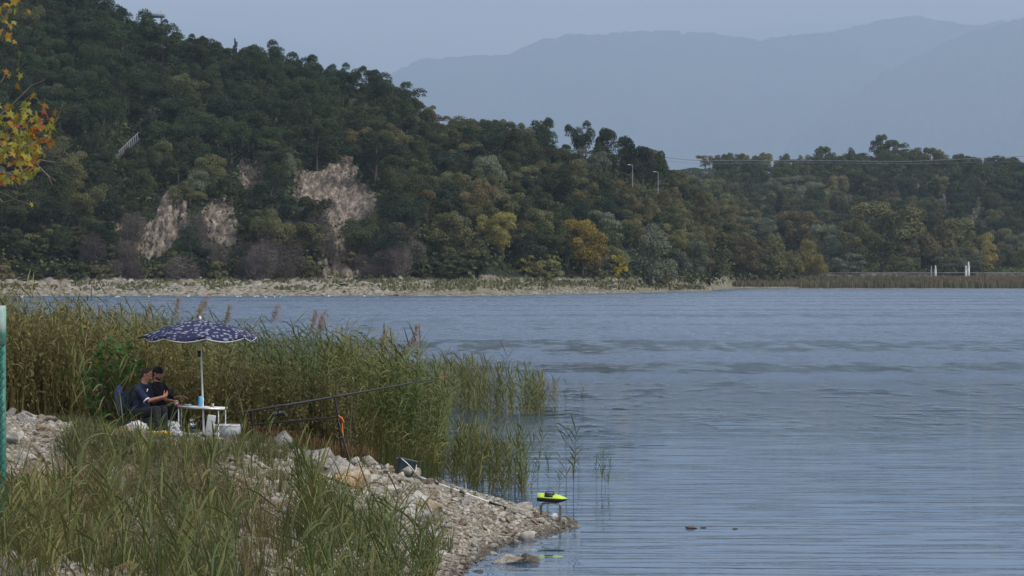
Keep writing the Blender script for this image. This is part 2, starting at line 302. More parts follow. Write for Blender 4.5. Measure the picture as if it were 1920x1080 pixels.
bpn = n.new('ShaderNodeBump'); bpn.inputs['Strength'].default_value = 1.0; bpn.inputs['Distance'].default_value = 1.6; l.new(nz3(.9, 10, (1, .2, .45)), bpn.inputs['Height']); l.new(bpn.outputs[0], b.inputs['Normal'])
us1 = axis([(-900, -60, 30), (-60, 1345, 3.5), (1345, 1645, 12)])
field('left_hillside', us1, axis([(-.1, 0, .02), (0, .12, .008), (.12, 1, .0075), (1, 1.6, .1)]), hill1, hm)

# right-hand lowland and hill
U2 = [900, 1150, 1260, 1300, 1400, 1550, 1650, 1700, 1780, 1850, 1920, 2200, 2900]
T2 = [350, 350, 322, 320, 326, 322, 315, 308, 318, 329, 334, 338, 318]
def hill2(U, V):
    Yf = 852 + V * 620 + 6 * fbm(U * .01, V * 8, seed=6) * np.clip(V * 20, 0, 1)
    Zr = CAMZ + (HY - np.interp(U, U2, T2)) / FPX * 1430
    t = np.clip((V - .26) / .66, 0, 1); prof = t * t * (3 - 2 * t)
    Zf = np.interp(V, [-.1, 0, .05, .085, .10, .26], [-1.2, 0, 1.3, 1.8, 4.5, 5.5]) + (Zr - 5.5) * prof - np.clip(V - .93, 0, 1) * 100
    Zf = Zf + fbm(U * .02, V * 14, seed=50) * 3 * np.clip((V - .2) * 5, 0, 1)
    PY = HY - (Zf - CAMZ) * FPX / Yf; rock = np.zeros_like(U)
    for p in [[(1235, 278), (1345, 276), (1335, 318), (1300, 325), (1235, 325)], [(1340, 288), (1450, 292), (1440, 345), (1340, 345)], [(1360, 335), (1460, 335), (1460, 360), (1350, 360)]]:
        rock = np.maximum(rock, inpoly(U, PY, p).astype(float))
    return Yf, Zf, rock
hm2 = hm.copy(); hm2.name = 'right_hill_earth'
for q in hm2.node_tree.nodes:
    if q.type == 'VALTORGB' and abs(q.color_ramp.elements[0].color[0] - .10) < 1e-3 and abs(q.color_ramp.elements[0].color[1] - .085) < 1e-3:
        for e, c in zip(q.color_ramp.elements, [(.05, .035, .035), (.09, .06, .055), (.13, .09, .08), (.18, .13, .11)]): e.color = (*c, 1)
for q in hm2.node_tree.nodes:
    if q.type == 'MAP_RANGE': q.inputs[1].default_value = .9; q.inputs[2].default_value = .5
field('right_hillside', axis([(900, 1200, 12), (1200, 1960, 6), (1960, 2900, 25)]), axis([(-.1, .12, .01), (.12, 1.2, .012)]), hill2, hm2)
def on_field(fn, u, v):
    Yf, Zf, rk = fn(np.array([[float(u)]] * 1), np.array([[float(v)]])); return Vector(((u - 960) / FPX * Yf[0, 0], Yf[0, 0], Zf[0, 0]))

# ------------------------------------------------------------------ far mountains
mm = mat('far_mountain_forest', (.045, .06, .05), 1.0, (.09, .10, .08), .004, bump=1.0, bscale=.02, spec=.05)
def mountain(name, dist, pts, depth, seed, rough=30):
    us = np.linspace(pts[0][0], pts[-1][0], 420); top = np.interp(us, [p[0] for p in pts], [p[1] for p in pts])
    V = np.concatenate([np.linspace(0, 1, 46), [1.15, 1.5]]); Ug, Vg = np.meshgrid(us, V)
    Tg = np.interp(Ug, us, top); Zr = CAMZ + (HY - Tg) / FPX * (dist + depth)
    Yf = dist + depth * Vg + 1000 * fbm(Ug * .006, Vg * 1.5, seed=seed) * np.clip(1.05 - Vg, 0, 1) * np.clip(Vg * 3, 0, 1)
    Zf = -2 + (Zr + 2) * np.where(Vg <= 1, np.clip(Vg, 0, 1) ** .9, 1 - (Vg - 1) * .8)
    Zf += rough * fbm(Ug * .05, Vg * 20, seed=seed + 1) * np.clip(Vg * 2, 0, 1) + 16 * fbm(Ug * .3, Vg * 60, oct=2, seed=seed + 2) * np.clip(Vg * 2, 0, 1)
    tag(link(name, grid_mesh(name, (Ug - 960) / FPX * Yf, Yf, Zf), mm), kind='structure')
mountain('mountain_middle', 23500, [(-900, 330), (0, 290), (500, 240), (640, 180), (740, 132), (800, 112), (870, 104), (950, 102), (985, 86), (1040, 70), (1090, 63), (1200, 60), (1320, 60), (1380, 70), (1430, 78), (1470, 68), (1540, 62), (1600, 72), (1700, 120), (1900, 200), (2600, 300)], 5200, 70)
mountain('mountain_back', 26500, [(500, 300), (1200, 220), (1440, 90), (1530, 64), (1600, 48), (1660, 36), (1720, 31), (1775, 38), (1810, 50), (1870, 40), (2000, 55), (2900, 160)], 4000, 80)
mountain('mountain_front', 21500, [(1400, 330), (1560, 200), (1650, 140), (1720, 105), (1780, 76), (1830, 58), (1880, 44), (1930, 34), (2100, 40), (2900, 120)], 4600, 90)

# ------------------------------------------------------------------ trees of the far shore
def leaf_cards(C, Nrm, size, rg, jitter=.5):
    """one small quad per point, facing roughly Nrm"""
    n = len(C); d = Nrm + rg.normal(0, jitter, (n, 3)); d /= np.linalg.norm(d, axis=1)[:, None] + 1e-9
    a = np.cross(d, rg.normal(0, 1, (n, 3))); a /= np.linalg.norm(a, axis=1)[:, None] + 1e-9; b = np.cross(d, a)
    s = size * rg.uniform(.6, 1.3, n)[:, None]; e = s * rg.uniform(.5, 1, n)[:, None]
    V = np.stack([C - a * s, C - b * e, C + a * s * .8, C + b * e], 1).reshape(-1, 3)
    return V, np.arange(n * 4).reshape(n, 4)
def crown_mesh(name, seed, H, Wd, base, lobes, N_, size, shape='oval', bumpy=.28):
    """leaf clumps spread over many lobes in an envelope; H total height, Wd width, base = height where leaves start"""
    rg = np.random.default_rng(seed); C = []; Nm = []; Tn = []
    hz = (H - base) / 2; cz = base + hz
    Ls = []
    for i in range(lobes):
        for _ in range(60):
            p = rg.uniform(-1, 1, 3)
            if shape == 'umbrella': ok = p[0] ** 2 + p[1] ** 2 < 1 and abs(p[2] - (.55 - .5 * (p[0] ** 2 + p[1] ** 2))) < .35
            elif shape == 'cone': ok = np.hypot(p[0], p[1]) < (1 - (p[2] + 1) / 2) ** .8 * .95 + .05
            elif shape == 'column': ok = np.hypot(p[0], p[1]) < .8 * (1 - abs(p[2]) ** 3)
            elif shape == 'dome': ok = p[0] ** 2 + p[1] ** 2 + np.clip(p[2], 0, 1) ** 2 < .85
            else: ok = (p ** 2).sum() < .75
            if ok: break
        Ls.append((p, rg.uniform(.7, 1.25) * bumpy))
    per = N_ // lobes
    for p, r in Ls:
        q = rg.normal(0, 1, (per, 3)); q /= np.linalg.norm(q, axis=1)[:, None]; q[:, 2] = np.where(q[:, 2] < -.3, -q[:, 2], q[:, 2])
        rr = r * rg.uniform(.72, 1.05, per)[:, None]
        P = (p + q * rr) * [Wd / 2, Wd / 2, hz] + [0, 0, cz]; C.append(P); Nm.append(q); Tn.append(np.clip(rg.uniform(0, .5) + rg.uniform(-.2, .3, per), 0, 1))
    C = np.concatenate(C); Nm = np.concatenate(Nm); Tn = np.concatenate(Tn)
    V, F = leaf_cards(C, Nm, size, rg)
    return np_mesh(name, V, [F], False, {'tint': np.repeat(Tn, 4)})
def trunk_mesh(name, seed, H, base, Wd, r=.28, twigs=0):
    rg = random.Random(seed); s = Soup(); bend = [(rg.uniform(-.3, .3) * k * .4, rg.uniform(-.3, .3) * k * .4, k * H * .72 / 4 - (1.2 if k == 0 else 0)) for k in range(5)]
    s.tube(bend, [r * 1.3, r, r * .8, r * .55, r * .25], 6)
    for i in range(6):
        a = rg.uniform(0, 6.28); z = base * .8 + rg.uniform(0, .45) * (H - base); k = min(3, int(z / (H * .18))); p = bend[k]
        s.tube([(p[0], p[1], z), (p[0] + math.cos(a) * Wd * .2, p[1] + math.sin(a) * Wd * .2, z + .12 * H), (math.cos(a) * Wd * .36, math.sin(a) * Wd * .36, z + .2 * H)], [r * .5, r * .3, r * .1], 4)
    return s.mesh(name, True)
def bare_mesh(name, seed, H, Wd, n_, w=.05):
    """leafless crown of fine twigs"""
    rg = np.random.default_rng(seed); s = Soup()
    for i in range(n_):
        a = rg.uniform(0, 6.28); r0 = rg.uniform(0, .85) ** .7 * Wd / 2; z0 = rg.uniform(0, .85) * H * (1 - .5 * (r0 / Wd * 2) ** 2); r1 = min(Wd / 2, r0 + rg.uniform(.15, .6) * Wd / 2); z1 = min(H, z0 + rg.uniform(.2, .5) * H) * (1 - .3 * (r1 / Wd * 2) ** 2)
        a2 = a + rg.normal(0, .4); p = np.array([math.cos(a) * r0, math.sin(a) * r0, z0]); q = np.array([math.cos(a2) * r1, math.sin(a2) * r1, z1]); m_ = (p + q) / 2 + rg.normal(0, .1 * Wd, 3) * [.5, .5, .3]
        sd = np.cross(q - p, rg.normal(0, 1, 3)); sd *= w / (np.linalg.norm(sd) + 1e-9)
        s.add([p - sd, p + sd, m_ + sd * .7, m_ - sd * .7], [0, 1, 2, 3], rg.uniform(0, 1)); s.add([m_ - sd * .7, m_ + sd * .7, q], [0, 1, 2], rg.uniform(0, 1))
    return s.mesh(name)
LEAFY = dict(rough=.75, rand=.34, trans=.18, spec=.15)
M = {
 'pine': mat('pine_needles', (.021, .036, .014), tint=(.056, .078, .027), **LEAFY),
 'oak': mat('oak_leaves', (.028, .038, .015), tint=(.088, .098, .036), **LEAFY),
 'olive': mat('olive_green_leaves', (.075, .082, .033), tint=(.19, .178, .072), **LEAFY),
 'brown': mat('browning_leaves', (.098, .082, .038), tint=(.20, .162, .072), **LEAFY),
 'yellow': mat('yellowing_leaves', (.17, .15, .04), tint=(.28, .235, .07), **LEAFY),
 'gold': mat('bright_yellow_leaves', (.34, .25, .02), tint=(.46, .36, .04), **LEAFY),
 'orange': mat('orange_leaves', (.25, .185, .035), tint=(.42, .31, .055), **LEAFY),
 'pale': mat('grey_green_leaves', (.10, .12, .075), tint=(.18, .195, .13), **LEAFY),
 'blue': mat('deep_green_leaves', (.020, .034, .018), tint=(.048, .064, .030), **LEAFY),
 'bare': mat('grey_twigs', (.085, .070, .062), tint=(.15, .125, .11), rough=.9, rand=.3, spec=.1),
 'bark': mat('tree_bark', (.10, .08, .06), .9, (.05, .04, .032), 2.0),
 'palebark': mat('pale_bark', (.24, .22, .19), .9, (.12, .10, .08), 2.0),
}
PROTO = {}
def protos(kind, lst):
    PROTO[kind] = []
    for i, (H, Wd, base, lobes, N_, size, shape, bumpy, tr) in enumerate(lst):
        c = crown_mesh(kind + '_crown', 100 + i * 7 + len(kind), H, Wd, base, lobes, N_, size, shape, bumpy)
        PROTO[kind].append((c, trunk_mesh(kind + '_trunk', 50 + i, H, base, Wd, tr), H, Wd))
protos('pine', [(10, 8, 2.2, 13, 5400, .18, 'dome', .42, .25), (12, 7.5, 2.6, 15, 5600, .18, 'dome', .38, .27), (10, 6.5, 2.4, 12, 4800, .17, 'oval', .42, .22), (11, 9, 2.6, 15, 5800, .18, 'umbrella', .42, .28)])
protos('oak', [(9, 9, 1.3, 14, 6600, .17, 'dome', .38, .25), (10, 8, 1.2, 15, 6600, .17, 'oval', .38, .25), (8, 9.5, .8, 16, 6600, .17, 'dome', .35, .22), (11, 9, 1.3, 17, 7000, .17, 'oval', .36, .28)])
protos('broadleaf', [(14, 12, 1.2, 20, 9000, .20, 'oval', .34, .35), (16, 11, 1.2, 22, 9400, .20, 'oval', .32, .38), (12, 13, .8, 22, 9000, .20, 'dome', .31, .32), (15, 9, 1.2, 20, 8000, .19, 'cone', .34, .3)])
protos('shrub', [(3.4, 4.2, .1, 14, 1500, .17, 'dome', .36, .08), (2.6, 4.6, .05, 14, 1500, .17, 'dome', .36, .08)])
protos('cypress', [(13, 2.6, .6, 26, 2600, .18, 'column', .3, .16)])
BARE = [(bare_mesh('twigs', 900 + i, H, Wd, n_, .045), trunk_mesh('bare_trunk', 60 + i, H, H * .2, Wd, .1), H, Wd) for i, (H, Wd, n_) in enumerate([(6, 6, 1000), (5, 7, 1000), (8, 6.5, 1100)])]
def tree(name, kind, idx, loc, s, leaf, label, cat, group=None, sxy=1.0, bark='bark'):
    c, tk, H, Wd = (BARE if kind == 'bare' else PROTO[kind])[idx % len(BARE if kind == 'bare' else PROTO[kind])]
    e = empty(name, loc, random.uniform(0, 6.28), label, cat, group); e.scale = (s * sxy, s * sxy, s)
    link('crown', c, M[leaf], e, slot_obj=True); link('trunk', tk, M[bark], e, slot_obj=True)
    return e
# solitary trees and shrubs on the shore: (name, kind, variant, px, base_py, Y or None, top_py, width_px, leaf, label, category)
SP = [
 ('poplar_tree', 'broadleaf', 1, 934, 518, 640, 388, 82, 'yellow', 'tall oval yellow-green tree standing alone just above the pale beach', 'tree'),
 ('maple_tree', 'broadleaf', 0, 1092, 516, 668, 398, 100, 'orange', 'orange and gold autumn tree, the most orange tree on the far shore', 'tree'),
 ('cypress_tree', 'cypress', 0, 1064, 522, 660, 430, 16, 'blue', 'dark narrow tree in front of the orange autumn tree', 'tree'),
 ('shrub', 'shrub', 0, 1158, 512, 690, 470, 40, 'gold', 'bright yellow rounded shrub at the end of the pale beach', 'shrub'),
 ('willow_tree', 'broadleaf', 3, 1216, 510, 845, 398, 96, 'pale', 'pale grey-green pyramid shaped tree right of the bright yellow shrub', 'tree'),
 ('shrub', 'shrub', 1, 985, 522, 640, 470, 60, 'yellow', 'dull yellow-green shrub right below the tall yellow-green tree', 'shrub'),
 ('shrub', 'shrub', 0, 1030, 524, 650, 480, 60, 'olive', 'olive shrub between the yellow-green tree and the orange tree', 'shrub'),
 ('oak_tree', 'oak', 0, 672, 285, None, 225, 66, 'brown', 'rusty brown oak above the widest cliff scar', 'tree'),
 ('oak_tree', 'oak', 1, 800, 420, None, 345, 60, 'brown', 'orange-brown topped oak low on the slope right of the cliffs', 'tree'),
 ('pine_tree', 'pine', 0, 360, 215, None, 150, 78, 'olive', 'lighter green round pine standing out in the middle of the pine slope', 'tree'),
 ('pine_tree', 'pine', 0, 263, 262, None, 196, 50, 'pine', 'flat topped pine in front of the pale railing on the slope', 'tree'),
 ('cypress_tree', 'cypress', 0, 441, 128, None, 70, 11, 'blue', 'narrow dark cypress on the ridge skyline', 'tree'),
 ('pine_tree', 'pine', 2, 276, 120, None, 20, 70, 'pine', 'dark pine directly left of the roof slab on the ridge', 'tree'),
 ('pine_tree', 'pine', 1, 306, 130, None, 34, 76, 'pine', 'dark pine in front of the roof slab on the ridge', 'tree'),
 ('pine_tree', 'oak', 3, 663, 186, None, 114, 54, 'pine', 'open crowned pine rising above the ridge over the cliffs', 'tree'),
 ('pine_tree', 'oak', 1, 1023, 300, None, 208, 54, 'pine', 'single round pine poking above the middle of the descending ridge', 'tree'),
 ('pine_tree', 'oak', 3, 1085, 312, None, 222, 58, 'pine', 'broad dark pine on the ridge right of the single round pine', 'tree'),
 ('pine_tree', 'oak', 1, 1137, 326, None, 226, 56, 'pine', 'tallest pine at the right shoulder of the wooded ridge', 'tree'),
 ('pine_tree', 'oak', 1, 1172, 334, None, 242, 50, 'pine', 'slender pine beside the tallest pine on the ridge shoulder', 'tree'),
 ('pine_tree', 'oak', 0, 1228, 352, None, 266, 50, 'pine', 'last dark pine at the right end of the wooded ridge', 'tree'),
 ('oak_tree', 'oak', 1, 1205, 350, None, 262, 66, 'blue', 'dense dark oak next to the last pine of the ridge', 'tree'),
 ('broadleaf_tree', 'broadleaf', 3, 1458, 512, 935, 418, 84, 'olive', 'olive-brown conical tree with a yellow tinged right side on the low shore', 'tree'),
 ('broadleaf_tree', 'broadleaf', 2, 1520, 512, 950, 448, 60, 'yellow', 'small yellowish tree between the conical tree and the big grey-green tree', 'tree'),
 ('broadleaf_tree', 'broadleaf', 0, 1388, 512, 925, 432, 84, 'brown', 'reddish brown tree on the low shore left of the conical tree', 'tree'),
 ('broadleaf_tree', 'broadleaf', 2, 1330, 512, 915, 432, 100, 'olive', 'broad dull olive tree on the low shore right of the pale pyramid tree', 'tree'),
 ('willow_tree', 'broadleaf', 2, 1295, 512, 905, 448, 70, 'pale', 'greyish tree with a pale top beside the lakeside road', 'tree'),
 ('broadleaf_tree', 'broadleaf', 0, 1560, 512, 945, 410, 90, 'pale', 'grey-green tree behind the small yellowish tree', 'tree'),
 ('plane_tree', 'broadleaf', 1, 1655, 514, 930, 366, 150, 'olive', 'largest olive-brown tree on the low shore, tallest of the shore trees', 'tree'),
 ('plane_tree', 'broadleaf', 0, 1605, 514, 925, 402, 80, 'olive', 'green-olive tree joined to the left side of the largest shore tree', 'tree'),
 ('plane_tree', 'broadleaf', 2, 1730, 514, 935, 388, 120, 'brown', 'brown tinged broad tree joined to the right side of the largest shore tree', 'tree'),
 ('broadleaf_tree', 'broadleaf', 0, 1790, 514, 940, 396, 90, 'olive', 'rounded olive tree behind the white navigation post', 'tree'),
 ('broadleaf_tree', 'broadleaf', 2, 1845, 514, 935, 436, 60, 'yellow', 'small ochre rimmed tree at the right end of the row of shore trees', 'tree'),
 ('willow_tree', 'broadleaf', 2, 1800, 516, 918, 462, 90, 'pale', 'low grey willow beside the white navigation post', 'tree'),
 ('willow_tree', 'broadleaf', 2, 1590, 516, 915, 474, 60, 'pale', 'low dark grey willow under the largest shore tree', 'tree'),
 ('shrub', 'shrub', 0, 1440, 514, 908, 488, 44, 'olive', 'green shrub at the foot of the conical tree by the lakeside road', 'shrub'),
 ('broadleaf_tree', 'broadleaf', 0, 1500, 480, None, 385, 90, 'brown', 'tall brown tree behind the conical tree', 'tree'),
 ('broadleaf_tree', 'broadleaf', 1, 1420, 470, None, 400, 80, 'pale', 'silvery blue-green tree above the reddish brown shore tree', 'tree'),
 ('broadleaf_tree', 'broadleaf', 3, 1390, 345, 1385, 312, 30, 'gold', 'pale yellow slim tree beside the bare earth scar on the right hill', 'tree'),
 ('broadleaf_tree', 'broadleaf', 0, 1322, 320, 1390, 288, 38, 'yellow', 'yellow-green bushy tree in front of the reddish earth scar', 'tree'),
 ('broadleaf_tree', 'broadleaf', 0, 1650, 300, 1400, 246, 40, 'olive', 'highest round tree on the right hill skyline', 'tree'),
]
def place_on(fn, px, py, v0=0.02, v1=1.1):
    v = np.linspace(v0, v1, 400); Yf, Zf, _ = fn(np.full((400, 1), float(px)), v[:, None]); P = HY - (Zf - CAMZ) * FPX / Yf
    i = int(np.argmax(P[:, 0] < py)) if (P[:, 0] < py).any() else 380
    return Vector(((px - 960) / FPX * Yf[i, 0], Yf[i, 0], Zf[i, 0]))
def field_at(fn, px, Y):
    v = np.linspace(0, 1.2, 600); Yf, Zf, _ = fn(np.full((600, 1), float(px)), v[:, None]); i = int(np.argmin(abs(Yf[:, 0] - Y)))
    return Vector(((px - 960) / FPX * Yf[i, 0], Yf[i, 0], Zf[i, 0]))
SOLO = []
for (nm, kd, ix, px, bpy_, Y, top, wpx, leaf, lab, cat) in SP:
    if Y is None: p = place_on(hill1, px, bpy_, .15)
    elif px < 1530 and Y < 1000 and px > 1200: p = on_field(hill1, px, .128 + .004 * (len(SOLO) % 4))
    else: p = field_at(hill1 if (px < 1300 and Y < 800) else hill2, px, Y)
    H0, W0 = PROTO[kd][ix][2:4]; ztop = CAMZ + (HY - top) / FPX * p.y; h = max(ztop - p.z, 2.0); w_ = wpx / FPX * p.y
    tree(nm, kd, ix, (p.x, p.y, p.z - .2), h / H0, leaf, lab, cat, None, (w_ / W0) / (h / H0)); SOLO.append((p.x, p.y, w_ / 2, px, wpx))
# the woods
def scatter(fn, ubox, vbox, spacing, n_try, seed, accept, clear=7):
    rg = np.random.default_rng(seed); u = rg.uniform(*ubox, n_try); v = rg.uniform(*vbox, n_try); Yf, Zf, rk = fn(u[:, None], v[:, None])
    Yf = Yf[:, 0]; Zf = Zf[:, 0]; X = (u - 960) / FPX * Yf; PY = HY - (Zf - CAMZ) * FPX / Yf; keep = []; cell = {}
    for i in range(n_try):
        if not accept(u[i], PY[i], v[i]): continue
        cx, cy = int(X[i] // spacing), int(Yf[i] // spacing); bad = False
        for a in (-1, 0, 1):
            for b_ in (-1, 0, 1):
                for j in cell.get((cx + a, cy + b_), ()):
                    if (X[i] - X[j]) ** 2 + (Yf[i] - Yf[j]) ** 2 < spacing ** 2: bad = True
        if bad: continue
        if any((X[i] - q[0]) ** 2 + (Yf[i] - q[1]) ** 2 < (q[2] * .8) ** 2 or (abs(u[i] - q[3]) < q[4] * .5 + clear and -40 < Yf[i] - q[1] < 0) for q in SOLO): continue
        cell.setdefault((cx, cy), []).append(i); keep.append((X[i], Yf[i], Zf[i], u[i], PY[i], v[i]))
    return keep
def over_cliff(u, py, h=66, w=24):
    for p in CLIFFS:
        X_ = np.array([u, u - w, u + w, u, u]); Y_ = np.array([py - h * .5, py - h * .5, py - h * .5, py - h * .9, py - 4])
        if inpoly(X_, Y_, p).any(): return True
    return False
GAPS = [(210, 240, 285, 300)]
def acc1(u, py, v):
    if u > 1190 and v < .22: return False
    return not over_cliff(u, py) and not any(a < u < c and b_ < py < d + 25 for a, b_, c, d in GAPS)
wood = scatter(hill1, (-160, 1500), (.145, 1.05), 6.6, 16000, 1, acc1)
cnt = {'pine_tree': 0, 'oak_tree': 0, 'broadleaf_tree': 0}; extra = []
wood.sort(key=lambda q: (q[3] < -30, q[1]))
def put_wood(q):
    x, y, z, u, py, v = q; rn = random.random()
    pines = u < 620 and py < 320 or (py < 250 and u < 760)
    if v > .93 and u > 780: sc = random.uniform(.6, .9)
    elif v > .93: sc = random.uniform(.7, .95)
    else: sc = random.uniform(.8, 1.25)
    if pines and rn < .85 and v > .80: nm, kd, leaf, lab, grp = 'pine_tree', 'oak', 'pine', '', ''; sc *= 1.12
    elif pines and rn < .85: nm, kd, leaf, lab, grp = 'pine_tree', 'pine', 'pine', 'dark green pine in the dense pine wood high on the wooded hill', 'pines of the hillside wood'; sc *= .95
    elif u > 1150 and py > 360: nm, kd, leaf, lab, grp = 'broadleaf_tree', 'broadleaf', random.choice(['olive', 'oak', 'brown', 'olive']), 'olive-green leafy tree low on the end of the wooded hill', 'leafy trees at the end of the wooded hill'; sc *= .62
    else:
        nm, kd = 'oak_tree', 'oak'; leaf = random.choices(['oak', 'olive', 'blue', 'brown', 'pale'], [10, 4.5, 4, .5, .7])[0]
        lab, grp = 'dark green oak in the mixed wood covering the hillside', 'oaks of the hillside wood'
    tone = {'pine': 'dark green', 'oak': 'dark green', 'blue': 'blackish green', 'olive': 'olive green', 'brown': 'browning', 'pale': 'grey-green'}[leaf]
    zone = 'along the ridge of the wooded hill' if v > .86 else 'above the pale cliff scars' if 230 < u < 740 and py < 400 and v < .6 else 'at the foot of the wooded hill just above the beach' if v < .3 and u < 1150 else 'on the upper left slope of the wooded hill' if u < 520 else 'on the middle slope right of the cliff scars' if u < 1000 else 'on the descending right end of the wooded hill'
    noun = {'pine_tree': 'pine', 'oak_tree': 'oak', 'broadleaf_tree': 'leafy tree'}[nm]; lab = '%s %s %s' % (tone, noun, zone); grp = '%s %ss %s' % (tone, noun, zone)
    return nm, kd, leaf, lab, grp, sc
for q in wood:
    nm, kd, leaf, lab, grp, sc = put_wood(q)
    if cnt[nm] >= 295 or q[3] < -120: extra.append((q, kd, leaf, sc)); continue
    cnt[nm] += 1; tree(nm, kd, random.randrange(4), (q[0], q[1], q[2] - .4), sc, leaf, lab, 'tree', grp, random.uniform(.85, 1.15))
# everything past the countable ones of a kind: one joined wood
def join_wood(name, items, leafmat, label, thin=3):
    Vs = []; Fs = []; Ts = []; n0 = 0
    for (q, kd, leaf, sc) in items:
        me = PROTO[kd][random.randrange(4)][0]; nv = len(me.vertices); co_ = np.empty(nv * 3, np.float32); me.vertices.foreach_get('co', co_); co_ = co_.reshape(-1, 4, 3)
        tt = np.empty(nv, np.float32); me.attributes['tint'].data.foreach_get('value', tt); tt = tt.reshape(-1, 4)
        co_ = co_[::thin]; tt = tt[::thin]; c0 = co_.mean(1, keepdims=True); co_ = c0 + (co_ - c0) * thin ** .5
        a = random.uniform(0, 6.28); Rm = np.array([[math.cos(a), -math.sin(a), 0], [math.sin(a), math.cos(a), 0], [0, 0, 1]])
        P = (co_.reshape(-1, 3) * sc) @ Rm.T + [q[0], q[1], q[2] - .4]; Vs.append(P); Fs.append(np.arange(len(P)).reshape(-1, 4) + n0); n0 += len(P); Ts.append(tt.ravel() * .8 + random.uniform(0, .2))
    if Vs: tag(link(name, np_mesh(name, np.concatenate(Vs), [np.concatenate(Fs)], False, {'tint': np.concatenate(Ts)}), leafmat), label, 'woodland', kind='stuff')
# bare and brown scrub at the foot of the cliffs
scrub = scatter(hill1, (-60, 1330), (.118, .36), 3.0, 14000, 3, lambda u, py, v: ((py > 440 and u < 940) or (py > 470 and v < .2)) and not over_cliff(u, py, 44, 10), 2)
scrub.sort(key=lambda q: q[1])
nb = ns = 0
random.shuffle(scrub)
for q in scrub[:460]:
    x, y, z, u, py, v = q
    if 150 < u < 780 and random.random() < .7:
        nb += 1
        if nb <= 190: tree('bare_tree', 'bare', nb, (x, y, z - .3), random.uniform(.6, 1.15), 'bare', 'leafless grey-brown thicket tree at the foot of the cliffs', 'tree', 'leafless trees at the foot of the cliffs', bark='palebark')
    else:
        ns += 1
        if ns <= 200: tree('shrub', 'shrub', ns, (x, y, z - .2), random.uniform(.7, 1.5), random.choice(['olive', 'brown', 'oak', 'oak', 'blue']), *(lambda z_: ('dark low shrub above the beach ' + z_, 'shrub', 'low shrubs ' + z_))('left of the cliff scars' if u < 240 else 'below the cliff scars' if u < 740 else 'between the cliffs and the yellow-green tree' if u < 890 else 'at the end of the pale beach'))
# right hill and lowland
def acc2(u, py, v):
    if 1236 < u < 1345 and 284 < py < 368: return False
    if 1345 < u < 1455 and 300 < py < 385: return random.random() < .22
    return v > .21
w2 = scatter(hill2, (1180, 2050), (.20, .97), 10.0, 14000, 4, acc2); w2.sort(key=lambda q: q[5])
k = 0
for q in w2:
    x, y, z, u, py, v = q; hi = v > .80
    leaf = random.choices(['oak', 'olive', 'yellow', 'blue'], [2, 8, 1.4, .3])[0] if hi and u < 1800 else random.choices(['blue', 'oak', 'olive', 'brown', 'pale'], [2.5, 5, 4, .3, .8])[0]
    if v < .3: leaf = random.choices(['olive', 'brown', 'oak', 'pale'], [5, 1.5, 3, 2])[0]
    sc = random.uniform(.72, 1.05); k += 1
    if u > 1945 or (k > 330 and not hi): extra.append((q, 'broadleaf', 'oak', sc)); continue
    tone = {'oak': 'dark green', 'blue': 'blackish green', 'olive': 'olive green', 'brown': 'browning', 'pale': 'grey-green', 'yellow': 'yellow-green'}[leaf]
    zone = ('left of the bare earth scar' if u < 1345 else 'right of the bare earth scar' if u < 1560 else 'above the largest shore tree' if u < 1760 else 'above the white marker columns') + (' on the skyline' if hi else ' on the upper slope' if v > .5 else ' on the lower slope')
    LB = '%s tree on the right-hand hill, %s' % (tone, zone.replace(' on the ', ', '))
    if hi: tree('deciduous_tree', 'broadleaf', k, (x, y, z - .5), sc * random.uniform(.55, .8), leaf, LB, 'tree', LB, random.uniform(.9, 1.2))
    else: tree('deciduous_tree', 'broadleaf', k, (x, y, z - .5), sc * .92, leaf, LB, 'tree', LB, random.uniform(.9, 1.2))
join_wood('woodland', extra, M['oak'], 'remaining dark green trees filling the wooded hills')
def undergrowth(name, fn, ub, vb, n_, seed, label, fix=None):
    rg = np.random.default_rng(seed); T_ = []
    for k in range(6):
        C_ = rg.normal(0, 1, (26, 3)) * [1.3, 1.3, .45] + [0, 0, .7]; V_, F_ = leaf_cards(C_, C_ * [.4, .4, 1], .34, rg, .6); T_.append((V_, F_))
    U_ = rg.uniform(*ub, n_); Q_ = rg.uniform(*vb, n_); Yf, Zf, rk = fn(U_[:, None], Q_[:, None]); PY_ = HY - (Zf[:, 0] - CAMZ) * FPX / Yf[:, 0]; kp = rk[:, 0] < .25
    if fn is hill1:
        for p in CLIFFS:
            for dy in (0, 8, 16): kp &= ~inpoly(U_, PY_ - dy, p)
    U_, Yf, Zf = U_[kp], Yf[kp, 0], Zf[kp, 0]; Vs, Fs, Ts, n0 = [], [], [], 0
    for k, (V_, F_) in enumerate(T_):
        ii = np.arange(k, len(U_), 6); P_ = V_[None] * rg.uniform(.6, 1.6, (len(ii), 1, 1)) + np.stack([(U_[ii] - 960) / FPX * Yf[ii], Yf[ii], Zf[ii]], 1)[:, None, :]
        Vs.append(P_.reshape(-1, 3)); Fs.append((F_[None] + (np.arange(len(ii)) * len(V_))[:, None, None] + n0).reshape(-1, 4)); n0 += len(ii) * len(V_); Ts.append(np.repeat(rg.uniform(0, 1, len(ii)), len(V_)))
    tag(link(name, np_mesh(name, np.concatenate(Vs), [np.concatenate(Fs)], False, {'tint': np.concatenate(Ts)}), M['oak']), label, 'undergrowth', kind='stuff')
undergrowth('undergrowth', hill1, (-120, 1520), (.125, 1.0), 7500, 31, 'dark green undergrowth covering the wooded hill between its trees')
undergrowth('undergrowth', hill2, (1180, 2050), (.1, .96), 4200, 32, 'dark green undergrowth covering the right-hand hill between its trees')
print('trees', cnt, 'extra', len(extra), 'scrub', len(scrub), 'right', len(w2))

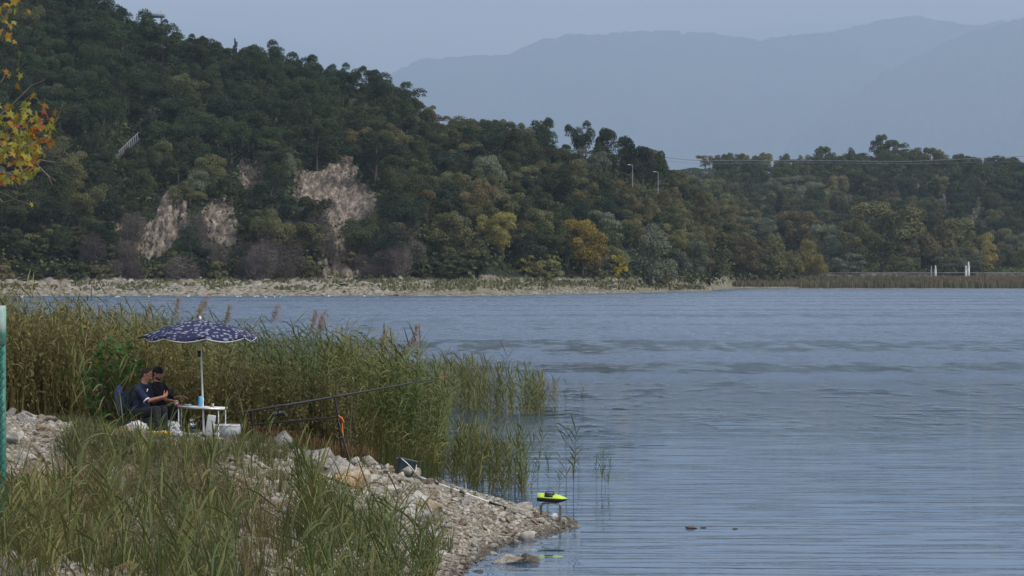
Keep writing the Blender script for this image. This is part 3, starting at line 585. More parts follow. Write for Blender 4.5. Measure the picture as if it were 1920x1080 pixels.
# ------------------------------------------------------------------ haze
hz = Soup(); hz.box((2000, 15500, 1495), (36000, 34600, 3010)); ho = hz.build('haze', bpy.data.materials.new('haze_air'))
hmt = ho.data.materials[0]; hmt.use_nodes = True; t = hmt.node_tree; t.nodes.clear(); pv = t.nodes.new('ShaderNodeVolumePrincipled'); mo = t.nodes.new('ShaderNodeOutputMaterial')
pv.inputs['Color'].default_value = (.56, .74, .95, 1); pv.inputs['Density'].default_value = HAZE; pv.inputs['Anisotropy'].default_value = .15
t.links.new(pv.outputs[0], mo.inputs['Volume']); tag(ho, 'thin blue haze over the lake and the hills', 'haze', kind='stuff')

# ------------------------------------------------------------------ stones
def rock_mesh(name, seed, sub, sq=(1, .8, .6), cuts=9, rough=.05, lo=.38, hi=.8):
    rg = np.random.default_rng(seed); bm = bmesh.new(); bmesh.ops.create_icosphere(bm, subdivisions=sub, radius=1)
    V = np.array([v.co[:] for v in bm.verts]); F = np.array([[v.index for v in f.verts] for f in bm.faces]); bm.free()
    for _ in range(cuts):
        d = rg.normal(0, 1, 3); d /= np.linalg.norm(d); h = rg.uniform(lo, hi); t = V @ d; m_ = t > h; V[m_] -= (t[m_] - h)[:, None] * d
    if sub > 1: V += V * (rough * fbm(V[:, 0] * 2.5, V[:, 1] * 2.5, V[:, 2] * 2.5, 3, seed))[:, None]
    V *= np.array(sq) * rg.uniform(.85, 1.15, 3); V /= np.abs(V[:, :2]).max()
    return V, F
def stone_mat(name, c1, c2, c3, rand=.22):
    m = mat(name, c1, .92, c2, 3.5, rand=rand, bump=.7, bscale=9, spec=.15, detail=8); t = m.node_tree; n = t.nodes; l = t.links; b = n['Principled BSDF']
    src = b.inputs['Base Color'].links[0].from_socket; co = n.new('ShaderNodeTexCoord'); z = n.new('ShaderNodeTexNoise'); z.inputs['Scale'].default_value = 1.6; z.inputs['Detail'].default_value = 6; l.new(co.outputs['Object'], z.inputs['Vector'])
    r = n.new('ShaderNodeMapRange'); r.inputs[1].default_value = .52; r.inputs[2].default_value = .66; l.new(z.outputs[0], r.inputs[0])
    x = n.new('ShaderNodeMix'); x.data_type = 'RGBA'; l.new(r.outputs[0], x.inputs[0]); l.new(src, x.inputs[6]); x.inputs[7].default_value = (*c3, 1); l.new(x.outputs[2], b.inputs['Base Color']); return m
ST = {'pale': stone_mat('pale_limestone', (.49, .475, .43), (.30, .28, .235), (.30, .23, .14)),
      'grey': stone_mat('grey_limestone', (.30, .285, .26), (.19, .18, .165), (.38, .36, .32)),
      'tan': stone_mat('ochre_stone', (.36, .26, .15), (.27, .185, .10), (.42, .38, .31)),
      'brown': stone_mat('brown_stone', (.20, .14, .10), (.13, .09, .065), (.30, .24, .18)),
      'wet': stone_mat('wet_stone', (.17, .14, .10), (.10, .08, .06), (.24, .21, .17))}
ROCKS = []
for i in range(9):
    V_, F_ = rock_mesh('r', 200 + i, 3, random.choice([(1, .8, .62), (1, .7, .75), (1, .9, .45)]), 15, .07, .3, .75); ROCKS.append(np_mesh('rock', V_, [F_], False))
def rock(px, py, wpx, hpx, stone, label, idx, loc=None, group=None, rz=None, sink=.25):
    p = loc or hit(px, py); me = ROCKS[idx % 9]; w_ = wpx / FPX * p.y / 2; h_ = hpx / FPX * p.y
    o = link('rock', me, ST[stone], None, (p.x, p.y, p.z + h_ * (.5 - sink)), True); zs = max(abs(v.co.z) for v in me.vertices)
    o.scale = (w_, w_ * .8, h_ * .5 / zs); o.rotation_euler = (random.uniform(-.1, .1), random.uniform(-.1, .1), rz if rz is not None else random.uniform(-.6, .6))
    return tag(o, label, 'rock', group)
NAMED = [(598, 884, 104, 84, 'grey', 'big grey rounded boulder at the crest left of the rod pod legs', 0), (656, 914, 78, 72, 'tan', 'ochre orange block just right of the two grey boulders', 1),
 (632, 898, 76, 62, 'grey', 'brownish grey wedge boulder touching the big grey boulder', 2), (528, 840, 44, 44, 'grey', 'grey boulder alone in the weeds under the lower fishing rod', 3),
 (975, 968, 54, 30, 'pale', 'smooth pale boulder at the water edge left of the bait boat stand', 4), (1068, 982, 36, 22, 'wet', 'brown wet boulder lying in the water right of the bait boat stand', 5),
 (952, 1056, 70, 26, 'pale', 'long flat pale rock in the shallow water off the point', 2), (990, 1054, 50, 26, 'wet', 'ochre brown rock at the right end of the flat pale rock', 6),
 (1296, 991, 26, 7, 'wet', 'flat rock barely showing above the open water, the largest of three', 7), (1318, 990, 14, 5, 'wet', 'small rock tip right beside the largest rock in the open water', 1), (1378, 992, 12, 4, 'wet', 'tiny rock tip farthest out in the open water', 2),
 (48, 876, 44, 44, 'pale', 'pale block standing in the grass beside the green fence post', 8), (22, 892, 40, 34, 'pale', 'pale stone half hidden against the green fence post', 1), (75, 896, 40, 30, 'pale', 'low pale stone in front of the pale block by the fence', 3),
 (30, 776, 50, 34, 'pale', 'pale stone at the left end of the rubble heap behind the fence post', 0), (72, 778, 40, 42, 'pale', 'tall pink-white stone on top of the rubble heap behind the fence', 6), (108, 788, 44, 22, 'tan', 'flat tan stone at the right end of the rubble heap behind the fence', 4), (52, 792, 44, 26, 'grey', 'greyish stone at the front of the rubble heap behind the fence', 5),
 (776, 893, 26, 34, 'pale', 'pale pointed stone right behind the dark bucket', 1), (717, 870, 13, 30, 'grey', 'thin upright grey stone left of the dark bucket', 3), (745, 897, 24, 12, 'pale', 'pale stone wedged under the dark bucket', 4),
 (782, 972, 96, 74, 'pale', 'large pale slab half buried in the middle of the slope under the reeds', 2), (690, 872, 40, 26, 'pale', 'pale stone on the crest between the rod pod and the bucket', 7), (18, 1082, 56, 90, 'pale', 'tall cream stone in the bottom left corner', 8), (95, 1090, 44, 40, 'pale', 'round white stone at the bottom edge near the left corner', 0),
 (530, 962, 52, 42, 'tan', 'ochre block with a white face above the plastic bottle', 1), (548, 968, 30, 36, 'pale', 'white stone leaning on the ochre block', 6), (255, 872, 34, 24, 'tan', 'orange-pink stone in the grass below the white sack', 3), (284, 802, 26, 30, 'pale', 'cream stone beside the white sack', 5), (440, 900, 48, 26, 'pale', 'wide white stone left of the ochre block in the rubble', 4),
 (735, 930, 60, 26, 'pale', 'pale flat stone lying below the dark bucket', 5), (865, 985, 30, 18, 'brown', 'dark brown stone in the gravel of the point', 2), (955, 1004, 44, 16, 'brown', 'reddish brown slab near the tip of the gravel point', 3), (893, 1022, 24, 18, 'pale', 'rounded pale stone low on the gravel point', 8), (1008, 974, 26, 22, 'brown', 'dark brown stone directly left of the bait boat stand', 0), (1040, 972, 22, 14, 'tan', 'tan stone under the bait boat', 6),
 (820, 900, 18, 12, 'pale', 'pale stone behind the landing net pole near the bucket', 4), (845, 915, 22, 12, 'pale', 'second pale stone behind the pole, halfway down', 7)]
for a in NAMED:
    lc = None
    if a[0] > 1050 or a[1] > 1040 and a[0] > 900: lc = W(a[0], a[1], 4.66 * FPX / (a[1] - HY)); lc.z = 0.0
    rock(*a, loc=lc, sink=.3)
# loose rubble of the bank: the largest stones are things, the rest is joined
def bank_pts(nn, seed, xr=(-10.5, 1.5), yr=(31, 57), zmin=-.08):
    rg = np.random.default_rng(seed); X = rg.uniform(*xr, nn); Y = rg.uniform(*yr, nn); Z = ground_z(X, Y); px_ = 960 + X / Y * FPX
    return X, Y, Z, px_, HY + (CAMZ - Z) / Y * FPX, rg
X, Y, Z, PXs, PYs, rg = bank_pts(6000, 11)
def rubble_w(X, Y, Z, PX, PY):
    w_ = .25 + .75 * (fbm(X * .55, Y * .55, seed=61) > -.12)
    w_ = np.where((PX > 430) & (PY > 850), .9, w_ * .6); w_ = np.where((X > -7.4) & (X < -3.3) & (Y > 48.4), .12, w_); w_ = np.where(Y > 52.6 - X * .1 + np.clip(X, 0, 1), .1, w_)
    return np.where((Z < -.08) | (Y > 56), 0, w_)
wt = rubble_w(X, Y, Z, PXs, PYs); vis = (PXs > -80) & (PXs < 1120) & (PYs < 1130) & (rg.uniform(0, 1, len(X)) < wt); ids = np.where(vis)[0][:262]
for i_, i in enumerate(ids):
    s_ = float(np.exp(rg.normal(math.log(.135), .42))); s_ = min(max(s_, .07), .30); st = random.choices(['pale', 'grey', 'tan', 'brown'], [13, 3.4, 1.2, .7])[0]
    if X[i] > -1.2: s_ *= .6
    lab, grp = {'pale': ('pale limestone chunk among the rubble of the near bank', 'pale stones of the near bank'), 'grey': ('grey stone among the rubble of the near bank', 'grey stones of the near bank'),
        'tan': ('ochre stone among the pale rubble of the near bank', 'ochre stones of the near bank'), 'brown': ('dark brown stone among the pale rubble of the near bank', 'brown stones of the near bank')}[st]
    o = link('rock', ROCKS[i_ % 9], ST[st], None, (X[i], Y[i], Z[i] + s_ * .22), True); o.scale = (s_, s_ * random.uniform(.7, 1), s_ * random.uniform(.7, 1)); o.rotation_euler = [random.uniform(-.5, .5), random.uniform(-.5, .5), random.uniform(0, 6.28)]; tag(o, lab, 'rock', grp)
def joined(name, T, pos, scl, rots, tint, m, label, cat, parent=None, smooth=False):
    """many small copies of template arrays T=[(V,F,tintarray)] as one mesh; scl (n,) or (n,3); rots list of 3x3 or None"""
    which = np.arange(len(pos)) % len(T); Vs = []; Fs = {}; Ts = []; n0 = 0
    for k, (V_, F_, t_) in enumerate(T):
        ii = np.where(which == k)[0]
        if not len(ii): continue
        s_ = scl[ii]; s_ = s_[:, None, None] if s_.ndim == 1 else s_[:, None, :]
        P = V_[None] * s_; P = np.einsum('nij,nkj->nki', rots[ii], P) + pos[ii][:, None, :]
        Vs.append(P.reshape(-1, 3)); Ts.append(np.clip(t_[None] + tint[ii][:, None], 0, 1).ravel())
        for f in (F_ if isinstance(F_, list) else [F_]):
            Fs.setdefault(f.shape[1], []).append((f[None] + (np.arange(len(ii)) * len(V_))[:, None, None] + n0).reshape(-1, f.shape[1]))
        n0 += len(ii) * len(V_)
    me = np_mesh(name, np.concatenate(Vs), [np.concatenate(x) for x in Fs.values()], smooth, {'tint': np.concatenate(Ts)})
    o = link(name, me, m, parent); return tag(o, label, cat, kind='stuff')
def rotz(a, tilt=None, seed=0):
    c, s_ = np.cos(a), np.sin(a); M_ = np.zeros((len(a), 3, 3)); M_[:, 0, 0] = c; M_[:, 0, 1] = -s_; M_[:, 1, 0] = s_; M_[:, 1, 1] = c; M_[:, 2, 2] = 1
    if tilt is not None:
        rr = np.random.default_rng(seed); b_ = rr.normal(0, tilt, len(a)); c, s_ = np.cos(b_), np.sin(b_); T_ = np.zeros_like(M_); T_[:, 0, 0] = 1; T_[:, 1, 1] = c; T_[:, 1, 2] = -s_; T_[:, 2, 1] = s_; T_[:, 2, 2] = c; M_ = M_ @ T_
    return M_
TR = [(*rock_mesh('t', 300 + i, 2, (1, .75, .6), 11, .05, .25, .7), np.zeros(42)) for i in range(8)]
TI = []
for i in range(8):
    rgi = np.random.default_rng(400 + i); q = np.array([[-1, -.8, 0], [1, -.7, 0], [.9, .8, 0], [-.8, .9, 0], [-.5, -.4, .8], [.6, -.5, .7], [.4, .5, .9], [-.5, .4, .6]]) + rgi.normal(0, .16, (8, 3))
    TI.append((q * [1, .8, .7], np.array([[0, 1, 5, 4], [1, 2, 6, 5], [2, 3, 7, 6], [3, 0, 4, 7], [4, 5, 6, 7]]), np.zeros(8)))
rub = mat('rubble_stone', (.47, .455, .405), .93, (.235, .215, .175), 7, tint=(.17, .13, .08), bump=.5, bscale=30, detail=8, spec=.15, wet=True)
X, Y, Z, PXs, PYs, rg = bank_pts(30000, 12); wt = rubble_w(X, Y, Z, PXs, PYs); m_ = (rg.uniform(0, 1, len(X)) < wt) & (PXs > -60) & (PYs < 1120); X, Y, Z = X[m_][:5200], Y[m_][:5200], Z[m_][:5200]
s_ = np.exp(rg.normal(math.log(.040), .5, len(X)))
joined('rubble', TR, np.stack([X, Y, Z + s_ * .2], 1), s_, rotz(rg.uniform(0, 6.3, len(X)), .5, 1), np.where(rg.uniform(0, 1, len(X)) < .26, rg.uniform(.4, 1, len(X)), rg.uniform(0, .25, len(X))), rub, 'fist sized pale broken stones covering the near bank', 'rubble')
X, Y, Z, PXs, PYs, rg = bank_pts(90000, 13); wt = rubble_w(X, Y, Z, PXs, PYs) + (X > -2.2) * .6; m_ = (rg.uniform(0, 1, len(X)) < wt) & (PXs > -60) & (PYs < 1120) & (Z > -.1); X, Y, Z = X[m_][:34000], Y[m_][:34000], Z[m_][:34000]
s_ = np.exp(rg.normal(math.log(.020), .4, len(X)))
joined('gravel', TI, np.stack([X, Y, Z - s_ * .1], 1), s_, rotz(rg.uniform(0, 6.3, len(X)), .4, 2), np.where(rg.uniform(0, 1, len(X)) < .45, rg.uniform(.4, 1, len(X)), rg.uniform(0, .4, len(X))), rub, 'fine pale and brownish gravel of the point by the water', 'gravel')
# far beach: boulders that can be told apart, then stones
rg = np.random.default_rng(5); fb = 0
BS = stone_mat('beach_limestone', (.33, .305, .25), (.22, .20, .16), (.30, .23, .15))
for i in range(150):
    u = rg.uniform(-40, 1290) if i > 60 else rg.normal(190, 60) if i > 30 else rg.uniform(0, 700); v = rg.uniform(.02, .125)
    p = on_field(hill1, u, v); s_ = float(np.clip(np.exp(rg.normal(-.2, .45)), .45, 1.9)) * (1.0 if u < 720 else .55)
    o = link('boulder', ROCKS[i % 9], BS, None, (p.x, p.y, p.z + s_ * .1), True); o.scale = (s_, s_ * .8, s_ * rg.uniform(.45, .9)); o.rotation_euler = (0, 0, rg.uniform(0, 6)); tag(o, 'pale boulder on the far beach below the cliffs', 'boulder', 'boulders of the far beach')
U_ = rg.uniform(-80, 1335, 5200); V_ = rg.uniform(-.005, .125, 5200); Yf, Zf, _ = hill1(U_[:, None], V_[:, None]); Yf, Zf = Yf[:, 0], Zf[:, 0]; s_ = np.exp(rg.normal(-1.35, .45, 5200)) * np.where(U_ < 750, 1.15, .6)
joined('beach_stones', TI, np.stack([(U_ - 960) / FPX * Yf, Yf, Zf - s_ * .1], 1), s_ * 1.2, rotz(rg.uniform(0, 6.3, 5200), .3, 3), np.where(rg.uniform(0, 1, 5200) < .18, .7, .1), mat('beach_rubble', (.30, .275, .225), .95, (.18, .165, .13), .6, tint=(.16, .12, .08)), 'loose pale stones scattered over the far beach', 'stones')
gb = np.random.default_rng(8); nG = 5000; U_ = gb.uniform(-60, 1320, nG); V_ = gb.uniform(.035, .13, nG); Yf, Zf, _ = hill1(U_[:, None], V_[:, None]); Yf, Zf = Yf[:, 0], Zf[:, 0]
keep = fbm(U_ * .02, V_ * 40, seed=77) + (U_ > 560) * .25 > .12; U_, Yf, Zf = U_[keep], Yf[keep], Zf[keep]
tuft = np.array([[0, 0, 0], [.5, 0, 0], [.6, .1, .5], [.25, 0, .8], [-.1, .1, .45], [.2, .3, 0], [.3, -.3, 0]]); tf = [np.array([[0, 1, 2, 3]]), np.array([[0, 3, 4], [5, 6, 3]])]
joined('beach_grass', [(tuft, tf, np.zeros(7))], np.stack([(U_ - 960) / FPX * Yf, Yf, Zf], 1), gb.uniform(.4, 1.1, len(U_)), rotz(gb.uniform(0, 6.3, len(U_))), gb.uniform(0, 1, len(U_)), mat('beach_grass_blades', (.10, .12, .05), .9, tint=(.17, .16, .08)), 'sparse green and straw coloured grass on the far beach', 'grass')
# far reed belt
nR = 15000; U_ = gb.uniform(1165, 2100, nR); Yr = np.where(U_ < 1330, gb.uniform(858, 905, nR), gb.uniform(853, 896, nR)); v_ = (Yr - 852) / 620; Yf, Zf, _ = hill2(U_[:, None], v_[:, None]); Yf, Zf = Yf[:, 0], Zf[:, 0]
edge = .5 + .5 * fbm(U_ * .02, 0, seed=91); kp = (v_ * 620 > 2 + 9 * (U_ < 1500) + 6 * edge - 3) ; U_, Yf, Zf = U_[kp], Yf[kp], Zf[kp]
card = np.array([[-.3, 0, 0], [.3, 0, 0], [.22, .1, .7], [-.05, .12, 1.0], [-.3, 0, .65]]); hs = np.where(U_ < 1500, gb.uniform(.9, 1.9, len(U_)), gb.uniform(1.6, 2.9, len(U_))) * (1 + .15 * fbm(U_ * .03, Yf * .1, seed=92))
joined('far_reeds', [(card, [np.array([[0, 1, 2, 4]]), np.array([[4, 2, 3]])], np.zeros(5))], np.stack([(U_ - 960) / FPX * Yf, Yf, Zf - .1], 1), np.stack([np.full(len(U_), .7), np.full(len(U_), .7), hs], 1), rotz(gb.uniform(-.8, .8, len(U_))), np.clip(gb.uniform(0, .5, len(U_)) + .5 * (U_ > 1740) * (Yf > 870), 0, 1), mat('far_reed_blades', (.085, .088, .045), .9, (.055, .06, .032), .03, tint=(.13, .085, .055)), 'belt of olive and reddish reeds along the far low shore', 'reeds')

# ------------------------------------------------------------------ plants of the near bank
def ribbon(P, w, side):
    """thin blade: list of centre points, widths; returns V, quads"""
    P = np.array(P, float); w = np.array(w)[:, None]; V_ = np.concatenate([P - side * w, P + side * w]); n_ = len(P); i = np.arange(n_ - 1); return V_, np.stack([i, i + 1, i + 1 + n_, i + n_], 1)
def reed_t(seed, H=2.3, nl=17, lw=.0115, ll=.40, stemw=.0055, up=.95, droop=1.0):
    rg = np.random.default_rng(seed); Vs = []; Fs = []; Ts = []; n0 = 0
    def add(V_, F_, t_):
        nonlocal n0
        Vs.append(V_); Fs.append(F_ + n0); Ts.append(np.full(len(V_), t_)); n0 += len(V_)
    lean = rg.normal(0, .10, 2); zz = np.linspace(0, H, 6); st = np.stack([lean[0] * (zz / H) ** 1.6 * H, lean[1] * (zz / H) ** 1.6 * H, zz], 1); ww = np.linspace(stemw, stemw * .35, 6)
    for sd in (np.array([1, 0, 0]), np.array([0, 1, 0])):
        V_, F_ = ribbon(st, ww, sd); add(V_, F_, .15)
    a = rg.uniform(0, 6.28)
    for i in range(nl):
        f = .22 + .78 * (i + .5) / nl; z = f * H; base = np.array([np.interp(z, zz, st[:, 0]), np.interp(z, zz, st[:, 1]), z]); a += math.pi + rg.normal(0, .5)
        L_ = ll * rg.uniform(.6, 1.15) * (1 - .35 * abs(f - .6)); d = np.array([math.cos(a), math.sin(a), 0]); sd = np.array([-math.sin(a) * .75, math.cos(a) * .75, .65]); u_ = up * rg.uniform(.5, 1.4)
        dr = rg.uniform(.05, droop); pts = [base + d * L_ * q_ * (1 - .12 * u_) + [0, 0, L_ * (u_ * 1.15 * q_ - dr * 1.2 * q_ ** 2.4)] for q_ in (0, .25, .52, .78, 1)]
        V_, F_ = ribbon(pts, [lw * .5, lw, lw * .95, lw * .55, .001], sd); add(V_, F_, rg.uniform(0, .3) + (.25 if f < .4 else 0))
    return np.concatenate(Vs), np.concatenate(Fs), np.concatenate(Ts)
def grass_t(seed, n_=16, H=.5, w=.007, spread=.12):
    rg = np.random.default_rng(seed); Vs = []; Fs = []; Ts = []; n0 = 0
    for i in range(n_):
        a = rg.uniform(0, 6.28); h = H * rg.uniform(.5, 1.15); r0 = rg.uniform(0, spread); d = np.array([math.cos(a), math.sin(a), 0]); b_ = d * r0; o_ = rg.uniform(.1, .55) * h
        V_, F_ = ribbon([b_, b_ + d * o_ * .25 + [0, 0, h * .5], b_ + d * o_ * .65 + [0, 0, h * .88], b_ + d * o_ * 1.2 + [0, 0, h * rg.uniform(.75, 1.02)]], [w, w, w * .7, .0008], np.array([-math.sin(a), math.cos(a), .1]))
        Vs.append(V_); Fs.append(F_ + n0); Ts.append(np.full(len(V_), rg.uniform(0, .45))); n0 += len(V_)
    return np.concatenate(Vs), np.concatenate(Fs), np.concatenate(Ts)
def weed_t(seed, H=1.4, n_=125, leaf=.016):
    """feathery weed: branching stems with many tiny leaves"""
    rg = np.random.default_rng(seed); Vs = []; Fs = []; Ts = []; n0 = 0
    for k in range(5):
        a = rg.uniform(0, 6.28); o_ = rg.uniform(.05, .3) * H; top = np.array([math.cos(a) * o_, math.sin(a) * o_, H * rg.uniform(.65, 1.05)]); V_, F_ = ribbon([[0, 0, 0], top * [.35, .35, .5], top], [.006, .004, .001], np.array([-math.sin(a), math.cos(a), 0])); Vs.append(V_); Fs.append(F_ + n0); Ts.append(np.full(len(V_), .5)); n0 += len(V_)
        for j in range(n_ // 5):
            f = rg.uniform(.25, 1.03); p = top * [f ** 1.4, f ** 1.4, f] + rg.normal(0, .045 * H * (1.15 - f), 3); ax = rg.normal(0, 1, 3) * leaf * 1.1 + [0, 0, leaf * 1.3]; sd = rg.normal(0, .5, 3) * leaf; q = np.array([-ax, sd, ax, -sd])
            Vs.append(p + q); Fs.append(np.array([[0, 1, 2, 3]]) + n0); Ts.append(np.full(4, rg.uniform(0, .6) + .3 * (f > .85))); n0 += 4
    return np.concatenate(Vs), np.concatenate(Fs), np.concatenate(Ts)
BL = dict(rough=.6, trans=.25, spec=.25)
PM = {'reed': mat('reed_green', (.055, .088, .021), tint=(.25, .205, .075), **BL), 'straw': mat('dry_reed', (.074, .084, .030), tint=(.20, .168, .066), **BL),
      'grass': mat('bank_grass', (.044, .072, .022), tint=(.19, .165, .065), **BL), 'weed': mat('grey_green_weed', (.085, .10, .05), tint=(.20, .165, .09), **BL), 'rust': mat('rusty_grass', (.095, .068, .032), tint=(.19, .125, .058), **BL)}
TREED = [reed_t(500 + i) for i in range(10)]; TSHORT = [reed_t(520 + i, 1.5, 15, .0105, .28, .005, 1.2, .6) for i in range(8)]; TFORE = [reed_t(540 + i, 1.5, 14, .0135, .44, .007, 1.25, .6) for i in range(8)]
TGR = [grass_t(560 + i) for i in range(8)]; TW = [weed_t(580 + i) for i in range(8)]
def place(name, T, X, Y, sc, tint, m, label, cat, tilt=.08, seed=0, zoff=-.03):
    Z = np.maximum(ground_z(X, Y), -.7); pos = np.stack([X, Y, Z + zoff], 1); rr = np.random.default_rng(seed)
    return joined(name, T, pos, sc, rotz(rr.uniform(0, 6.3, len(X)), tilt, seed), tint, m, label, cat)
def back_edge(X):  # nearest Y of the reed bed behind the camp
    return np.interp(X, [-14, -9.4, -8.2, -7, -3, -2, -.5, .4], [48.5, 50.2, 51.6, 51.9, 52.6, 53.4, 57.2, 59.5])
def right_edge(Y): return np.interp(Y, [52, 58, 62, 70, 90, 96, 104], [-1.5, -1.42, -1.5, -1.66, -2.1, -2.5, -6])
rg = np.random.default_rng(21)
def bed(n_, ymax, bias=1.0):
    X = rg.uniform(-13.5, -.9, n_ * 3); Y = back_edge(X) + (ymax - back_edge(X)) * rg.uniform(0, 1, n_ * 3) ** bias; k_ = (X < right_edge(Y)) & (960 + X / Y * FPX > -120); return X[k_][:n_], Y[k_][:n_]
X, Y = bed(4300, 80, 1.5); PXs = 960 + X / Y * FPX
k_ = (PXs > 600) | (rg.uniform(0, 1, len(X)) < .55); X, Y, PXs = X[k_], Y[k_], PXs[k_]
hsc = np.interp(PXs, [0, 260, 420, 560, 700, 840], [.90, .88, .86, .97, 1.05, 1.0]) * rg.uniform(.62, 1.10, len(X)) * (1 + .22 * fbm(X * 1.1, Y * .6, seed=72)); pat = fbm(X * .7, Y * .5, seed=71)
place('reed_bed', TREED, X, Y, hsc, np.clip(.08 + .8 * pat + np.interp(PXs, [0, 420, 640, 840], [.18, .06, .0, .0]), -.1, .9), PM['reed'], 'dense tall reed bed behind the umbrella and along the water', 'reeds', .09, 2)
X, Y = bed(2400, 64, 1.7); PXs = 960 + X / Y * FPX; k_ = PXs < 640; X, Y, PXs = X[k_], Y[k_], PXs[k_]
place('dry_grass_bed', TW, X, Y, np.interp(PXs, [0, 300, 640], [1.38, 1.3, .95]) * rg.uniform(.5, 1.15, len(X)) * (1 + .2 * fbm(X * 1.1, Y * .6, seed=73)), rg.uniform(-.1, .5, len(X)), PM['straw'], 'golden brown feathery weeds mixed into the reed bed', 'weeds', .1, 3)
X, Y = bed(1500, 58, 1.2); PXs = 960 + X / Y * FPX; k_ = (PXs > 430) & (PXs < 660); X, Y = X[k_], Y[k_]
place('feathery_bushes', TW, X, Y, rg.uniform(.6, 1.15, len(X)), rg.uniform(-.1, .3, len(X)), PM['weed'], 'soft grey-green feathery weeds under the long fishing rod', 'weeds', .1, 4)
X = rg.uniform(-5.4, -2.6, 520); Y = back_edge(X) - rg.uniform(-.9, .6, 520)
place('rusty_grass', TGR, X, Y, rg.uniform(.3, .85, 520), rg.uniform(0, .8, 520), PM['rust'], 'rusty brown dry grass behind the boulders at the crest', 'grass', .1, 5)
# sparse reeds standing in the water
X = np.concatenate([rg.uniform(-1.35, .35, 100), rg.normal(-.8, .35, 70)]); Y = np.concatenate([rg.uniform(58.3, 63.5, 100), rg.uniform(57.8, 61, 70)]); k_ = X < np.interp(Y, [57, 59.5, 64.5], [-.7, .45, .2]); X, Y = X[k_], Y[k_]
place('shallow_reeds', TSHORT, X, Y, rg.uniform(.55, 1.08, len(X)) * 1.05, rg.uniform(-.1, .35, len(X)), PM['reed'], 'looser green reeds standing in the shallows behind the gravel point', 'reeds', .09, 6, -.02)
X = rg.uniform(-2.4, .7, 230); Y = rg.uniform(92, 99, 230); k_ = rg.uniform(0, 1, 230) < np.interp(X, [-2.4, -1, .1, .7], [1, .9, .55, .3]); X, Y = X[k_], Y[k_]
place('outer_reeds', TSHORT, X, Y, rg.uniform(.75, 1.2, len(X)) * 1.25, rg.uniform(0, .4, len(X)), PM['reed'], 'thin outermost reeds standing in the lake', 'reeds', .07, 7, -.02)
X = rg.normal(.95, .25, 44); Y = rg.uniform(93, 98, 44); place('reed_clump', TSHORT, X, Y, rg.uniform(.75, 1.1, 44) * 1.2, rg.uniform(0, .4, 44), PM['reed'], 'small separate reed clump standing at the outer end of the reeds', 'reeds', .06, 8, -.02)
# separate single reeds
plm = mat('reed_plume', (.16, .12, .10), .9, (.26, .20, .16), 30, trans=.2)
def plume_mesh(seed):
    rg = np.random.default_rng(seed); s = Soup()
    for i in range(70):
        f = rg.uniform(0, 1); p = np.array([f * .10 + rg.normal(0, .02), rg.normal(0, .02), f * .3]); q = p + np.array([.03 + .05 * (1 - f), rg.normal(0, .03), -.03 + rg.normal(0, .02)]) * rg.uniform(.5, 1.6); s.add([p, p + [.006, .008, .008], q, q - [.006, .006, 0]], [0, 1, 2, 3])
    return s.mesh('plume')
PL = [plume_mesh(i) for i in range(3)]
def stalk_meshes(T):
    out = []
    for V_, F_, t_ in T:
        out.append((np_mesh('stem', V_[:24], [F_[:10]], False, {'tint': t_[:24]}), np_mesh('leaves', V_[24:], [F_[10:] - 24], False, {'tint': t_[24:]}), V_[5]))
    return out
TLONE = [reed_t(600 + i, 1.5, 15, .018, .30, .008, 1.3, .5) for i in range(6)]
SM = {'tall': stalk_meshes(TREED), 'short': stalk_meshes(TLONE), 'fore': stalk_meshes(TFORE)}
def single_reed(kind, idx, x, y, s, label, plume=False, group=None, z=None, leaf='reed'):
    st, lv, top = SM[kind][idx % len(SM[kind])]; e = empty('reed', (x, y, max(gz(x, y), -.6) - .02 if z is None else z), random.uniform(0, 6.28), label, 'reed', group, s)
    link('stem', st, PM['straw'], e, slot_obj=True); lo = link('leaves', lv, PM[leaf], e, slot_obj=True); lo['kind'] = 'stuff'
    if plume: p = link('plume', PL[idx % 3], plm, e); p.location = tuple(top); p.scale = (1.25,) * 3; p.rotation_euler = (0, 0, random.uniform(-.6, .6) - e.rotation_euler[2])
for i, (px, top, kind, lab) in enumerate([(203, 545, 'tall', 'tall leafy reed standing highest against the lake at the left'), (345, 565, 'tall', 'plumed reed just left of the umbrella top'), (376, 558, 'tall', 'tall plumed reed right behind the umbrella top'), (405, 575, 'tall', 'plumed reed behind the right side of the umbrella top'), (425, 580, 'tall', 'brown plumed reed right of the umbrella top'),
    (541, 575, 'tall', 'tall thin plumed reed alone right of the umbrella'), (578, 592, 'tall', 'bent plumed reed right of the tall thin one'), (560, 600, 'tall', 'plumed reed between the tall thin one and the bent one'), (640, 590, 'tall', 'pale wispy plumed reed in the middle of the bed'), (735, 622, 'tall', 'plumed reed with long leaves, left of a pair over the rod'), (757, 618, 'tall', 'plumed reed with long leaves, right of a pair over the rod'), (470, 612, 'tall', 'thin reed right behind the right tip of the umbrella'), (272, 575, 'tall', 'brown plumed reed at the left of the umbrella')]):
    y = 57.5 + (i * 37 % 50) / 12; x = (px - 960) / FPX * y; zt = CAMZ - (top - HY) / FPX * y; g = gz(x, y); single_reed('tall', i, x, y, (zt - g) / (2.55 if i else 2.3), lab, plume=i > 0)
